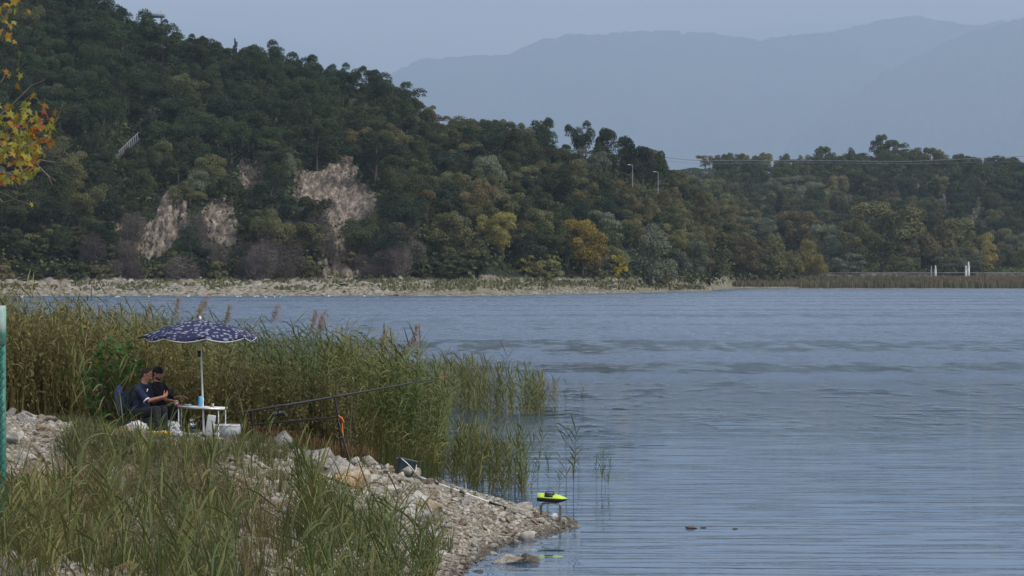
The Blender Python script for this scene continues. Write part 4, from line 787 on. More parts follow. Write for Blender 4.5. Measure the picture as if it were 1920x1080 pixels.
for i, (px, by, top) in enumerate([(948, 772, 655), (1093, 770, 720), (1060, 770, 712), (1008, 905, 800), (1030, 910, 835), (1062, 925, 790), (1075, 930, 795), (1085, 900, 850), (1048, 930, 850), (1118, 918, 845), (1128, 920, 835), (1135, 918, 845), (985, 920, 790), (965, 915, 800), (940, 915, 790), (925, 905, 770), (905, 900, 785), (885, 910, 790), (862, 900, 800), (1140, 920, 862)]):
    y = 4.66 * FPX / (by - HY); x = (px - 960) / FPX * y; h = (by - top) / FPX * y
    lab = {0: 'tallest single reed of the outermost reeds in the lake', 1: 'thin lone reed farthest right of the outermost reeds', 9: 'left stalk of the small reed trio standing alone in the water', 10: 'tallest stalk of the small reed trio standing alone in the water', 11: 'leaning stalk of the small reed trio standing alone in the water'}.get(i, 'green reed stalk standing in the water near the bait boat' if by > 880 else 'thin green reed at the outer end of the lake reeds')
    single_reed('short', i, x, y, h / 1.6, lab, group=None if i in (0, 1, 9, 10, 11) else ('reeds near the bait boat' if by > 880 else 'thin outer reeds'), z=-.04)
# foreground plants
def fmask(X, Y, seed, thr, fr=.55): return fbm(X * fr, Y * fr, seed=seed) > thr
n_ = 11000; X = rg.uniform(-8.5, -.6, n_); Y = rg.uniform(27, 48.5, n_); PXs = 960 + X / Y * FPX; Zg = ground_z(X, Y); PYs = HY + (CAMZ - Zg) / Y * FPX
dens = np.where(PXs < 440, .062, .010); dens = np.where((PXs < 125) & (PYs > 860) & (PYs < 960), .02, dens); dens = np.where((PXs > 560) & (PXs < 830) & (PYs > 985) & (Y < 45), .22, dens); dens = np.where((PXs > 440) & (PXs < 560) & (PYs > 850), .02, dens)
cl = np.clip(.45 + 3.0 * fbm(X * .8, Y * .8, seed=81), 0, 1.3); k_ = (rg.uniform(0, 1, n_) < dens * cl) & (PXs > -100) & (Zg > .05) & (PYs < 1330) & ~((PXs > 200) & (PXs < 460) & (Y > 46.5)); X, Y, PXs = X[k_], Y[k_], PXs[k_]
TOPL = lambda px: np.interp(px, [0, 115, 140, 240, 300, 440, 500, 560, 620, 700, 830, 860], [812, 806, 770, 792, 804, 812, 810, 850, 905, 935, 955, 1010])
def maxh(X, Y, PX, slack):
    T_ = np.where((PX < 115) & (Y < 42.6), 908, TOPL(PX)); T_ = np.where((PX > 235) & (PX < 430) & (Y < 41.5) & (slack > 8), np.maximum(T_, 900), T_)
    return CAMZ - (T_ + slack - HY) / FPX * Y - ground_z(X, Y)
print('fore reeds', len(X))
mh = maxh(X, Y, PXs, rg.exponential(28, len(X))) / 1.3; k_ = mh > .22; X, Y, PXs, mh = X[k_], Y[k_], PXs[k_], mh[k_]
place('foreground_reeds', TFORE, X, Y, np.minimum(mh, rg.uniform(.55, 1.15, len(X)) * np.interp(Y, [32, 40, 48], [.95, 1.0, .75])), np.clip(rg.uniform(-.1, .3, len(X)) + .3 * fbm(X, Y, seed=82), -.1, .8), PM['reed'], 'green broad bladed young reeds growing through the near rubble', 'reeds', .12, 9)
n_ = 16000; X = rg.uniform(-10.5, -.4, n_); Y = rg.uniform(27, 53.5, n_); PXs = 960 + X / Y * FPX; Zg = ground_z(X, Y); PYs = HY + (CAMZ - Zg) / Y * FPX
dens = np.where(PXs < 430, .32, .15); dens = np.where((PXs < 125) & (PYs > 740) & (PYs < 800), .05, dens); dens = np.where((PXs < 100) & (PYs > 850) & (PYs < 910), .05, dens); dens = np.where((PYs < 880) & (PXs > 90) & (PXs < 560), 1.3, dens); dens = np.where((PXs > 430) & (PXs < 600) & (PYs > 820) & (PYs < 905), .9, dens); dens = np.where((PXs > 700) & (PYs < 1000), .05, dens); dens = np.where((X > -7.3) & (X < -4.6) & (Y > 49.0), .06, dens)
cl = np.clip(.55 + 2.2 * fbm(X * .6, Y * .6, seed=83), np.where((PYs < 880) & (PXs > 125) & (PXs < 560), .42, .04), 1); k_ = (rg.uniform(0, 1, n_) < dens * cl) & (PXs > -100) & (Zg > .1) & (PYs < 1300); X, Y = X[k_], Y[k_]; print('grass', len(X))
mh = maxh(X, Y, 960 + X / Y * FPX, rg.exponential(12, len(X))) / .5; k_ = (mh > .25) | (Y > 49.5); X, Y, mh = X[k_], Y[k_], np.where(Y[k_] > 49.5, 1, mh[k_])
place('bank_grass', TGR, X, Y, np.minimum(mh, rg.uniform(.45, 1.05, len(X)) * np.where(Y > 48.6, .5, 1.0)), np.clip(rg.uniform(0, .3, len(X)) + .35 * fbm(X * .5, Y * .5, seed=84), 0, .9), PM['grass'], 'tufts of green and dry grass over the near bank', 'grass', .1, 10)
n_ = 2200; X = rg.uniform(-8.2, -1.2, n_); Y = rg.uniform(32, 49, n_); PXs = 960 + X / Y * FPX; k_ = fmask(X, Y, 85, .1) & (ground_z(X, Y) > .15) & ((PXs < 420) | (Y > 46)) & (maxh(X, Y, PXs, 0) > .5); X, Y = X[k_], Y[k_]
place('bank_weeds', TW, X, Y, rg.uniform(.25, .6, len(X)), rg.uniform(0, .5, len(X)), PM['weed'], 'low feathery weeds among the stones', 'weeds', .1, 11)
X = np.concatenate([rg.normal(-6.4, .55, 420), rg.normal(-4.4, .9, 200)]); Y = np.concatenate([rg.uniform(35, 41, 420), rg.uniform(35, 44, 200)])
place('rusty_weeds', TW, X, Y, rg.uniform(.2, .55, 620), rg.uniform(0, .7, 620), PM['rust'], 'rusty brown dry weeds at the left of the near bank', 'weeds', .1, 12)
X = rg.uniform(-5.75, -5.0, 46); Y = rg.uniform(28.6, 31.6, 46); place('fence_weeds', TFORE, X, Y, np.clip((CAMZ - (905 + rg.uniform(0, 70, 46) - HY) / FPX * Y - ground_z(X, Y)) / 1.35, .2, 1), rg.uniform(0, .5, 46), PM['reed'], 'green reeds growing round the foot of the green fence post', 'reeds', .12, 14)
rg7 = np.random.default_rng(77); nS = 5600; U_ = rg7.uniform(210, 950, nS); V_ = rg7.uniform(.10, .75, nS); Yf, Zf, _ = hill1(U_[:, None], V_[:, None]); Yf, Zf = Yf[:, 0], Zf[:, 0]; PY_ = HY - (Zf - CAMZ) * FPX / Yf; kp = np.zeros(nS, bool)
for p_ in CLIFFS: kp |= inpoly(U_ + 8 * fbm(U_ * .06, PY_ * .06, seed=21), PY_ + 8 * fbm(U_ * .06, PY_ * .06, seed=22), p_)
U_, Yf, Zf = U_[kp], Yf[kp], Zf[kp]; s7 = np.clip(np.exp(rg7.normal(-.45, .5, len(U_))), .2, 1.25)
joined('cliff_blocks', TI, np.stack([(U_ - 960) / FPX * Yf, Yf, Zf - s7 * .9], 1), np.stack([s7 * .5, s7 * .7, s7 * 2.3], 1), rotz(rg7.uniform(-.7, .7, len(U_)), .35, 7), rg7.uniform(0, 1, len(U_)) ** .7, mat('cliff_rock', (.30, .255, .19), .95, (.12, .10, .075), .8, tint=(.13, .105, .085), bump=.6, bscale=4), 'broken tan and grey rock ledges of the cliff scars', 'rocks')
print('cliff blocks', len(U_))
# a few reeds rising in front of the camp
for i, (px, y, h) in enumerate([(222, 46.8, .85), (236, 46.8, .75), (150, 46, 1.0), (165, 45.6, .9), (345, 46.2, .55), (420, 46.5, .5), (455, 46, .7), (120, 44, 1.0), (300, 44.5, .6), (205, 43.5, .9), (505, 47, .6)]):
    single_reed('fore', i, (px - 960) / FPX * y, y, h, 'green reed blade rising in front of the camp on the bank', group='reeds in front of the camp')

# ------------------------------------------------------------------ camp objects
def P(name, col, rough=.5, **k): return mat(name, col, rough, **k)
m_white = P('white_paint', (.72, .73, .72), .45, col2=(.60, .61, .60), scale=6); m_steel = P('polished_steel', (.62, .62, .60), .22, metal=1.0); m_alu = P('grey_tube', (.42, .42, .41), .35, metal=.8)
m_black = P('black_plastic', (.018, .018, .02), .45); m_carbon = P('dark_carbon', (.022, .022, .026), .35, spec=.5); m_orange = P('orange_cloth', (.62, .12, .03), .6); m_lime = P('lime_plastic', (.46, .64, .05), .4, spec=.5)
m_bucket = P('dark_teal_plastic', (.055, .085, .095), .5, col2=(.045, .07, .08), scale=5); m_blue = P('blue_cloth', (.05, .11, .33), .8, col2=(.035, .08, .25), scale=9)
m_bag = P('thin_plastic_film', (.66, .69, .73), .25, spec=.6, trans=.35); m_can = P('sky_blue_can', (.08, .42, .72), .3, metal=.2); m_red = P('red_card', (.45, .04, .04), .6); m_yellow = P('yellow_plastic', (.72, .42, .04), .5)
m_clear = P('cloudy_plastic', (.50, .53, .56), .3, spec=.5, trans=.3); m_bowl = P('green_enamel', (.05, .11, .10), .4)
def crumple(name, m, parent, size, seed, loc=(0, 0, 0), amp=.3):
    bm = bmesh.new(); bmesh.ops.create_icosphere(bm, subdivisions=4, radius=1); V_ = np.array([v.co[:] for v in bm.verts]); F_ = np.array([[v.index for v in f.verts] for f in bm.faces]); bm.free()
    r = 1 + amp * (-np.abs(fbm(V_[:, 0] * 2.2, V_[:, 1] * 2.2, V_[:, 2] * 2.2, 4, seed)) * 1.8 + .3 * fbm(V_[:, 0], V_[:, 1], V_[:, 2], 2, seed + 5)); V_ = V_ * r[:, None] * np.array(size); V_[:, 2] -= V_[:, 2].min()
    return link(name, np_mesh(name, V_, [F_], False), m, parent, loc)
# --- umbrella
GZ0 = gz(-5.41, 50)
um = empty('beach_umbrella', (-5.40, 50, GZ0), 0, 'open navy beach umbrella with white flower print, tilted white pole beside the camping table', 'umbrella')
top = W(375, 598, 50) - um.location; bot = Vector((W(383, 818, 50).x + 5.40, 0, -.25)); s = Soup(); s.tube([bot, bot.lerp(top, .5), top], [.017, .017, .013], 10); s.build('pole', m_white, um, True)
s = Soup(); s.ball(top + Vector((0, 0, .015)), (.026, .026, .04)); s.build('finial', m_white, um, True)
kp = bot.lerp(top, .735); s = Soup(); s.box((kp.x - .03, 0, kp.z), (.05, .045, .10)); s.tube([(kp.x - .045, 0, kp.z + .02), (kp.x - .06, -.03, kp.z + .03)], .012, 6); s.build('tilt_knob', m_black, um)
s = Soup(); kq = bot.lerp(top, .39); s.tube([kq - Vector((0, 0, .03)), kq + Vector((0, 0, .03))], .022, 10); s.build('pole_joint', m_white, um, True)
kr = bot.lerp(top, .13); s = Soup(); s.tube([kr - Vector((0, 0, .10)), kr + Vector((0, 0, .02))], .032, 10); s.build('ground_spike_sleeve', m_black, um, True)
mu = mat('navy_print_cloth', (.030, .036, .09), .85, spec=.1); t = mu.node_tree; n = t.nodes; l = t.links; b = n['Principled BSDF']
co = n.new('ShaderNodeTexCoord'); vo = n.new('ShaderNodeTexVoronoi'); vo.inputs['Scale'].default_value = 11; vo.inputs['Randomness'].default_value = .85; mpn = n.new('ShaderNodeMapping'); mpn.inputs['Scale'].default_value = (1, 1, 1.6); l.new(co.outputs['Object'], mpn.inputs[0])
nzz = n.new('ShaderNodeTexNoise'); nzz.inputs['Scale'].default_value = 26; l.new(mpn.outputs[0], nzz.inputs['Vector']); l.new(mpn.outputs[0], vo.inputs['Vector'])
ad = n.new('ShaderNodeMath'); ad.operation = 'MULTIPLY_ADD'; ad.inputs[1].default_value = .35; l.new(nzz.outputs[0], ad.inputs[0]); l.new(vo.outputs['Distance'], ad.inputs[2])
rp = n.new('ShaderNodeValToRGB'); e = rp.color_ramp.elements; rp.color_ramp.interpolation = 'CONSTANT'
while len(e) < 6: e.new(.5)
for q, (p_, v_) in zip(e, [(0, 1), (.30, 0), (.37, 1), (.44, 0), (.50, .9), (.55, 0)]): q.position = p_; q.color = (v_, v_, v_, 1)
l.new(ad.outputs[0], rp.inputs[0]); x = n.new('ShaderNodeMix'); x.data_type = 'RGBA'; l.new(rp.outputs[0], x.inputs[0]); x.inputs[6].default_value = (.032, .037, .080, 1); x.inputs[7].default_value = (.40, .43, .52, 1); l.new(x.outputs[2], b.inputs['Base Color'])
tl_ = n.new('ShaderNodeBsdfTranslucent'); l.new(x.outputs[2], tl_.inputs['Color']); ms = n.new('ShaderNodeMixShader'); ms.inputs[0].default_value = .15; l.new(b.outputs[0], ms.inputs[1]); l.new(tl_.outputs[0], ms.inputs[2]); l.new(ms.outputs[0], n['Material Output'].inputs['Surface'])
R_ = .985; ph0 = R(12); cz = top.z - .02; cx0 = top.x
def can_pt(r, a):
    k = ((a - ph0) / (math.pi / 4)) % 1.0; sag = .035 * math.sin(math.pi * k) * r ** 2
    z = cz - .275 * r ** 1.75 - sag; rr = R_ * r * (1 - .05 * math.sin(math.pi * k) * r)
    return (cx0 + rr * math.cos(a), rr * math.sin(a), z)
for g in range(8):
    a0 = ph0 + g * math.pi / 4; s = Soup(); V_ = []; nr, na = 12, 12
    for i in range(nr + 4):
        for j in range(na + 1):
            a = a0 + (math.pi / 4) * j / na; k = j / na
            if i < nr: V_.append(can_pt(i / (nr - 1), a))
            else:
                q = can_pt(1, a); d = (i - nr + 1) / 4; flap = .058 * (.35 + .65 * math.sin(math.pi * min(max(k, .03), .97)) ** .45)
                out = .02 * d * math.sin(2 * math.pi * k + g); lift = 0
                if g == 3: lift = .10 * d; out += .10 * d          # the flap blown up at the left edge
                V_.append((q[0] + math.cos(a) * out, q[1] + math.sin(a) * out, q[2] - flap * d + lift * (.5 + .5 * math.sin(5 * k))))
    i, j = np.meshgrid(np.arange(nr + 3), np.arange(na), indexing='ij'); q = (i * (na + 1) + j).ravel(); s.add(V_, np.stack([q, q + 1, q + na + 2, q + na + 1], 1)); pn = s.build('panel', mu, um, True)
    so = pn.modifiers.new('thick', 'SOLIDIFY'); so.thickness = .002
    s = Soup(); s.tube(V_[-(na + 1):], .0065, 5, False); s.build('white_trim', m_white, pn)
    s = Soup(); rb = [Vector(can_pt(r_, a0)) - Vector((0, 0, .008)) for r_ in (.03, .3, .6, .99)]; s.tube(rb, .004, 5); s.tube([Vector((cx0 + .01, 0, cz - .42)), rb[2]], .004, 5); s.build('rib', m_steel, um)
# --- camping table with lower rack
tb = W(379, 762, 50); tz = gz(-5.45, 50); ta = empty('camping_table', (tb.x, 50.05, tz), 0, 'small white metal camping table with a lower rack', 'table'); H_ = tb.z - tz
tilt = -.045
def T_(x, y, z): return (x, y, z + x * tilt)
s = Soup(); s.box((0, 0, H_ - .012), (.84, .42, .018), Euler((0, -tilt, 0))); s.build('tabletop', m_white, ta)
s = Soup(); s.box((0, -.213, H_ - .03), (.85, .012, .03), Euler((0, -tilt, 0))); s.box((0, .213, H_ - .03), (.85, .012, .03), Euler((0, -tilt, 0))); fr = s.build('frame', m_alu, ta); fr['kind'] = 'stuff'
for (x0, y0) in ((-.40, -.19), (.30, -.19), (-.40, .19), (.385, .19)):
    s = Soup(); s.tube([T_(x0, y0, H_ - .03), (x0, y0, -.06)], .011, 8); s.build('leg', m_white, ta, True)
s = Soup()
for y0 in (-.19, .0, .19): s.tube([(-.40, y0, .055), (.30, y0, .045)], .009, 6)
s.tube([(-.40, -.19, .055), (-.40, .19, .055)], .009, 6); s.tube([(.30, -.19, .045), (.30, .19, .045)], .009, 6); s.box((-.05, 0, .062), (.68, .36, .004)); s.build('lower_rack', m_white, ta)
def on_table(px, dy=0): v = W(px, 762, 50); x_ = v.x - tb.x; return Vector((v.x, 50.05 + dy, tz + H_ - .002 + x_ * tilt))
# can
p_ = on_table(375.5, -.08); can = empty('drink_can', p_, 0, 'tall sky blue drink can standing beside the umbrella pole', 'can'); s = Soup(); s.lathe([(0, .002), (.026, .002), (.033, .014), (.033, .158), (.027, .176)], k=20); s.build('body', m_can, can, True)
s = Soup(); s.lathe([(.027, .176), (.028, .180), (.024, .178), (0, .177)], k=20); s.build('lid', m_alu, can, True)
def carton(px, dy, d, m, label, z=0, rot=0, cat='box'):
    p_ = on_table(px, dy); s = Soup(); s.box((0, 0, d[2] / 2), d); o = s.build('small_box', m, None); o.location = p_ + Vector((0, 0, z)); o.rotation_euler = (0, 0, rot)
    bv = o.modifiers.new('edge', 'BEVEL'); bv.width = .002; return tag(o, label, cat)
carton(331, -.10, (.055, .05, .07), m_white, 'white box standing at the left end of the camping table', .021, .2); carton(334, -.11, (.07, .05, .02), m_red, 'flat red packet under the white box at the left end of the table', 0, -.1); carton(343, -.05, (.09, .045, .018), m_red, 'red and white packet lying flat on the left part of the table', 0, .3); carton(396, -.02, (.06, .05, .02), m_red, 'small dark red packet on the right part of the table', 0, .2)
p_ = on_table(352, -.06); dsh = empty('glass_dish', p_, 0, 'clear shallow dish on the left part of the camping table', 'dish'); s = Soup(); s.lathe([(0, .002), (.05, .002), (.075, .028), (.072, .028), (.048, .006), (0, .006)], k=20); s.build('bowl', m_clear, dsh, True)
p_ = on_table(399, -.06); cp = empty('glass_cup', p_, 0, 'small clear tea glass on the right part of the camping table', 'cup'); s = Soup(); s.lathe([(0, .002), (.02, .002), (.017, .025), (.026, .06), (.024, .06), (.015, .025), (0, .008)], k=16); s.build('glass', m_clear, cp, True)
# double teapot on a small gas stove, standing on the lower rack
sx_ = W(356.5, 790, 50).x; st_ = empty('gas_stove', (sx_, 50.1, tz + .066), 0, 'small black camping stove under the table carrying the steel teapots', 'stove')
s = Soup(); s.lathe([(0, 0), (.07, 0), (.075, .04), (.05, .05), (.03, .06), (.045, .07), (.045, .08), (0, .08)], k=16); s.build('burner', m_black, st_, True)
for a in range(3): s = Soup(); s.tube([(0, 0, .05), (.075 * math.cos(a * 2.09), .075 * math.sin(a * 2.09), .07), (.075 * math.cos(a * 2.09), .075 * math.sin(a * 2.09), .088)], .005, 5); s.build('pan_support', m_black, st_)
def teapot(z, r, label):
    e = empty('teapot', (sx_, 50.1, z), 0, label, 'teapot'); s = Soup(); s.lathe([(0, 0), (r * .75, 0), (r * 1.0, r * .45), (r * .98, r * .85), (r * .7, r * 1.3), (r * .62, r * 1.42)], k=24); s.build('body', m_steel, e, True)
    s = Soup(); s.tube([(r * .85, 0, r * .55), (r * 1.25, 0, r * .95), (r * 1.5, 0, r * 1.35)], [r * .2, r * .13, r * .08], 8); s.build('spout', m_steel, e, True)
    s = Soup(); s.tube([(-r * .75, 0, r * 1.15), (-r * 1.35, 0, r * 1.05), (-r * 1.4, 0, r * .5), (-r * .95, 0, r * .4)], r * .09, 6); s.build('handle', m_black, e, True); return e, s
e, _ = teapot(tz + .154, .068, 'larger steel teapot on the stove, lower of the stacked pair'); e, _ = teapot(tz + .25, .045, 'smaller steel teapot stacked on top of the larger one'); s = Soup(); s.lathe([(.028, .062), (.02, .078), (.006, .082), (.008, .092), (0, .095)], k=16); s.build('lid', m_steel, e, True)
p_ = Vector((W(366, 800, 50).x, 49.93, tz + .066)); bw = empty('bowl', p_, 0, 'dark green bowl on the lower rack of the table', 'bowl'); s = Soup(); s.lathe([(0, 0), (.06, 0), (.09, .065), (.086, .065), (.056, .008), (0, .008)], k=20); s.build('shell', m_bowl, bw, True)
# white board leaning, clear tub
p_ = W(394, 817, 49.78); cb = empty('cool_box_lid', (p_.x, 49.78, gz(p_.x, 49.78)), .25, 'grey-white plastic lid leaning upright against the table', 'lid'); s = Soup(); s.box((0, 0, .19), (.15, .035, .38), Euler((.16, .14, 0))); o = s.build('lid_shell', P('pale_grey_plastic', (.42, .44, .44), .5), cb); bv = o.modifiers.new('e', 'BEVEL'); bv.width = .015; bv.segments = 2
p_ = W(429, 818, 50.1); tub = empty('storage_tub', (p_.x, 50.1, gz(p_.x, 50.1) - .02), -.2, 'cloudy clear plastic storage tub with a white rim right of the table', 'tub')
s = Soup(); w0, w1 = .15, .21; q = [(-w0, -.12, 0), (w0, -.12, 0), (w0, .12, 0), (-w0, .12, 0), (-w1, -.16, .27), (w1, -.16, .27), (w1, .16, .27), (-w1, .16, .27)]; s.add(q, [[0, 3, 2, 1], [0, 1, 5, 4], [1, 2, 6, 5], [2, 3, 7, 6], [3, 0, 4, 7]]); o = s.build('tub_body', m_clear, tub); so = o.modifiers.new('t', 'SOLIDIFY'); so.thickness = .004
s = Soup(); s.tube([(-w1, -.16, .27), (w1, -.16, .27), (w1, .16, .27), (-w1, .16, .27), (-w1, -.16, .27)], .010, 5); s.build('rim', m_white, tub)
def bag(px, py, Y_, size, m, label, seed, amp=.3, name='plastic_bag', knot=True):
    p_ = W(px, py, Y_); e = empty(name, (p_.x, Y_, gz(p_.x, Y_) - .02), 0, label, 'bag'); crumple('sack_body', m, e, size, seed, amp=amp)
    if knot: crumple('tied_top', m, e, (size[0] * .3, size[1] * .3, size[2] * .5), seed + 3, (size[0] * .1, 0, size[2] * 1.5), .5)
    return e
bag(320, 818, 49.9, (.17, .13, .17), m_bag, 'crumpled translucent plastic bag between the men and the table', 31, .5); bag(332, 822, 49.7, (.11, .1, .08), m_bag, 'small crumpled clear bag at the left legs of the table', 32, .6); bag(403, 800, 50.3, (.07, .06, .13), m_bag, 'small white bag behind the leaning lid', 35, .5, knot=False)
bag(256, 822, 49.2, (.21, .16, .15), P('white_woven_sack', (.50, .50, .48), .8, col2=(.48, .48, .46), scale=30), 'full white sack on the ground in front of the seated men', 33, .55, 'sack', False)
p_ = W(298, 820, 49.25); ty = empty('crate_tray', (p_.x, 49.25, gz(p_.x, 49.25) + .02), -.05, 'shallow yellow tray filled with pale bait beside the white sack', 'tray')
s = Soup(); s.add([(-.20, -.12, 0), (.20, -.12, 0), (.20, .12, 0), (-.20, .12, 0), (-.22, -.14, .07), (.22, -.14, .07), (.22, .14, .07), (-.22, .14, .07)], [[0, 3, 2, 1], [0, 1, 5, 4], [1, 2, 6, 5], [2, 3, 7, 6], [3, 0, 4, 7]]); o = s.build('tray_body', m_yellow, ty); so = o.modifiers.new('t', 'SOLIDIFY'); so.thickness = .006
s = Soup()
for _ in range(90): s.ball((random.uniform(-.19, .19), random.uniform(-.11, .11), random.uniform(.05, .075)), random.uniform(.010, .018), 6, 4)
o = s.build('bait_balls', P('pale_bait', (.62, .50, .30), .8), ty, True); o['kind'] = 'stuff'
# --- rod pod, rods
RY = 50.6
def rel(o, px, py, Y_): return W(px, py, Y_) - o.location
pod = empty('rod_pod', (W(560, 860, RY).x, RY, gz(W(560, 860, RY).x, RY)), 0, 'black rod pod on two splayed front legs holding the fishing rods', 'rod pod')
s = Soup(); s.tube([rel(pod, 470, 797, RY + .1), rel(pod, 632, 782, RY)], .017, 8); s.build('main_bar', m_black, pod, True)
s = Soup(); s.tube([rel(pod, 601, 768, RY + .25), rel(pod, 629, 768, RY + .1), rel(pod, 633, 784, RY)], .009, 6); s.build('side_bar', m_black, pod, True)
s = Soup(); s.tube([rel(pod, 627, 742, RY), rel(pod, 634, 784, RY)], .018, 8); s.tube([rel(pod, 624, 744, RY - .15), rel(pod, 631, 742, RY + .25)], .012, 6); s.build('front_upright', m_black, pod, True)
s = Soup(); s.tube([rel(pod, 472, 770, RY), rel(pod, 474, 806, RY)], .015, 8); s.tube([rel(pod, 466, 771, RY - .15), rel(pod, 478, 769, RY + .2)], .011, 6); s.build('rear_upright', m_black, pod, True)
def leg(px, py, y_, p0=(633, 784)):
    a = rel(pod, *p0, RY); g = W(px, py, y_); g.z = gz(g.x, g.y) - .05; s = Soup(); s.tube([a, g - pod.location], .013, 8); return s.build('leg', m_black, pod, True)
leg(661, 852, 50.2); leg(644, 845, 51.1); leg(478, 835, 50.2, (474, 804)); leg(462, 835, 51.0, (474, 804))
s = Soup(); a, b_ = rel(pod, 634, 779, RY - .03), rel(pod, 645, 792, RY - .03); s.tube([a, a.lerp(b_, .5) + Vector((.015, 0, .01)), b_], [.012, .018, .012], 6); s.build('orange_knob', m_orange, pod, True)
s = Soup(); a, b_ = rel(pod, 642, 794, RY - .05), rel(pod, 644, 824, RY - .05); s.tube([a, a.lerp(b_, .5) + Vector((-.012, 0, 0)), b_], [.010, .020, .014], 6); s.build('orange_strap', m_orange, pod, True)
def rod(label, p0, p1, reelp, tipmat):
    rd_ = empty('fishing_rod', p0, 0, label, 'fishing rod'); d = p1 - p0; s = Soup(); s.tube([d * f for f in (0, .02, .22)], [.022, .025, .023], 8); s.build('grip', m_black, rd_, True)
    s = Soup(); s.tube([d * f + Vector((0, 0, -.012 * math.sin(f * 3.14))) for f in (.22, .5, .75, .96)], [.022, .019, .015, .010], 8); s.build('blank', m_carbon, rd_, True)
    s = Soup(); s.tube([d * .96 , d], [.010, .005], 6); s.build('tip', tipmat, rd_, True)
    for f in (.45, .62, .77, .89):
        s = Soup(); c = d * f - Vector((0, 0, .028)); u = d.normalized(); ring = [c + Vector((0, math.cos(k * .785), math.sin(k * .785))) * .020 for k in range(9)]; s.tube(ring, .0028, 4, False); s.build('guide_ring', m_black, rd_)
    return rd_
def reel(p, label):
    e = empty('fishing_reel', p, .1, label, 'reel', None, 1.35); s = Soup(); s.tube([(0, 0, .09), (.0, 0, .02)], .010, 6); s.ball((0, 0, -.01), (.05, .03, .036)); s.build('body', m_black, e, True)
    s = Soup(); rt = Matrix.Rotation(R(90), 3, 'Y'); s.lathe([(0, -.03), (.04, -.03), (.034, -.022), (.034, .03), (.044, .034), (.03, .05), (0, .05)], (.085, 0, 0), 18, rot=rt); s.build('spool', m_carbon, e, True)
    s = Soup(); s.tube([(.04, .045, 0), (.10, .062, 0), (.15, .03, .02), (.14, -.03, .02), (.07, -.055, 0), (.03, -.045, 0)], .004, 5); s.build('bail', m_black, e, True)
    s = Soup(); s.tube([(0, -.03, -.01), (0, -.07, -.015), (-.03, -.075, -.06)], .006, 6); s.ball((-.035, -.08, -.07), (.013, .013, .02)); s.build('crank_handle', m_black, e, True); return e
rod('long black fishing rod resting on the rod pod and pointing up over the lake', W(445, 775, RY), W(838, 706, RY + 1.2), None, P('orange_rod_tip', (.45, .12, .05), .5)); u_ = W(515, 763, RY); reel(u_ - Vector((0, 0, .115)), 'black spinning reel under the long fishing rod')
# --- bucket and net pole
p_ = W(757, 892, 52.0); g = gz(p_.x, 51.7); bk = empty('bait_bucket', (p_.x, 51.8, p_.z + .02), 0, 'dark teal square bucket with a white handle, tipped sideways on the stones', 'bucket'); bk.rotation_euler = (R(-5), R(14), R(14))
def rbox(w, d, z, n_=6, r=.04):
    out = []
    for cx_, cy_, a0 in ((w - r, d - r, 0), (-w + r, d - r, 90), (-w + r, -d + r, 180), (w - r, -d + r, 270)):
        for k in range(n_): a = R(a0 + 90 * k / (n_ - 1)); out.append((cx_ + r * math.cos(a), cy_ + r * math.sin(a), z))
    return out
s = Soup(); ring = [rbox(.145, .13, 0), rbox(.15, .135, .01), rbox(.175, .155, .27), rbox(.185, .165, .272), rbox(.185, .165, .30), rbox(.17, .15, .30), rbox(.145, .13, .02)]; V_ = sum(ring, []); kn = len(ring[0])
i, j = np.meshgrid(np.arange(len(ring) - 1), np.arange(kn), indexing='ij'); i = i.ravel(); j = j.ravel(); j2 = (j + 1) % kn; s.add(V_, np.stack([i * kn + j, i * kn + j2, (i + 1) * kn + j2, (i + 1) * kn + j], 1)); s.add(ring[0], [list(range(kn))[::-1]][0][:4]) if False else None
s.add(rbox(.145, .13, .012) + [(0, 0, .012)], [[k, (k + 1) % kn, kn] for k in range(kn)]); s.build('bucket_body', m_bucket, bk)
s = Soup(); s.tube([(-.188, -.04, .28), (-.13, -.165, .275), (-.05, -.18, .235), (.06, -.185, .17), (.15, -.18, .10), (.188, -.10, .12), (.190, -.0, .27)], .0085, 6); s.build('handle', m_white, bk, True)
A_ = hit(749, 888); B_ = hit(990, 973); A_.z += .07; B_.z += .035; npole = empty('landing_net_pole', A_, 0, 'extended white and black telescopic net pole lying down the gravel slope to the water', 'pole'); D_ = B_ - A_
for (f0, f1, r0, r1, m_, nm) in [(0, .06, .018, .018, m_black, 'end_grip'), (.06, .27, .0125, .0125, m_white, 'pole_section'), (.27, .31, .020, .020, m_black, 'clamp'), (.31, .47, .0135, .0135, m_white, 'pole_section'), (.47, .51, .022, .022, m_black, 'clamp'), (.51, .70, .015, .015, m_white, 'pole_section'), (.70, .84, .026, .038, m_black, 'net_sleeve'), (.84, 1.0, .038, .012, m_black, 'folded_net')]:
    s = Soup(); s.tube([D_ * f0, D_ * f1], [r0, r1], 8); s.build(nm, m_, npole, True)
s = Soup(); s.tube([D_ * .72 + Vector((0, -.03, .02)), D_ * .9 + Vector((.02, -.05, .035)), D_ * 1.02 + Vector((.03, -.02, .01))], [.006, .005, .004], 5); s.build('net_arm', m_alu, npole, True)
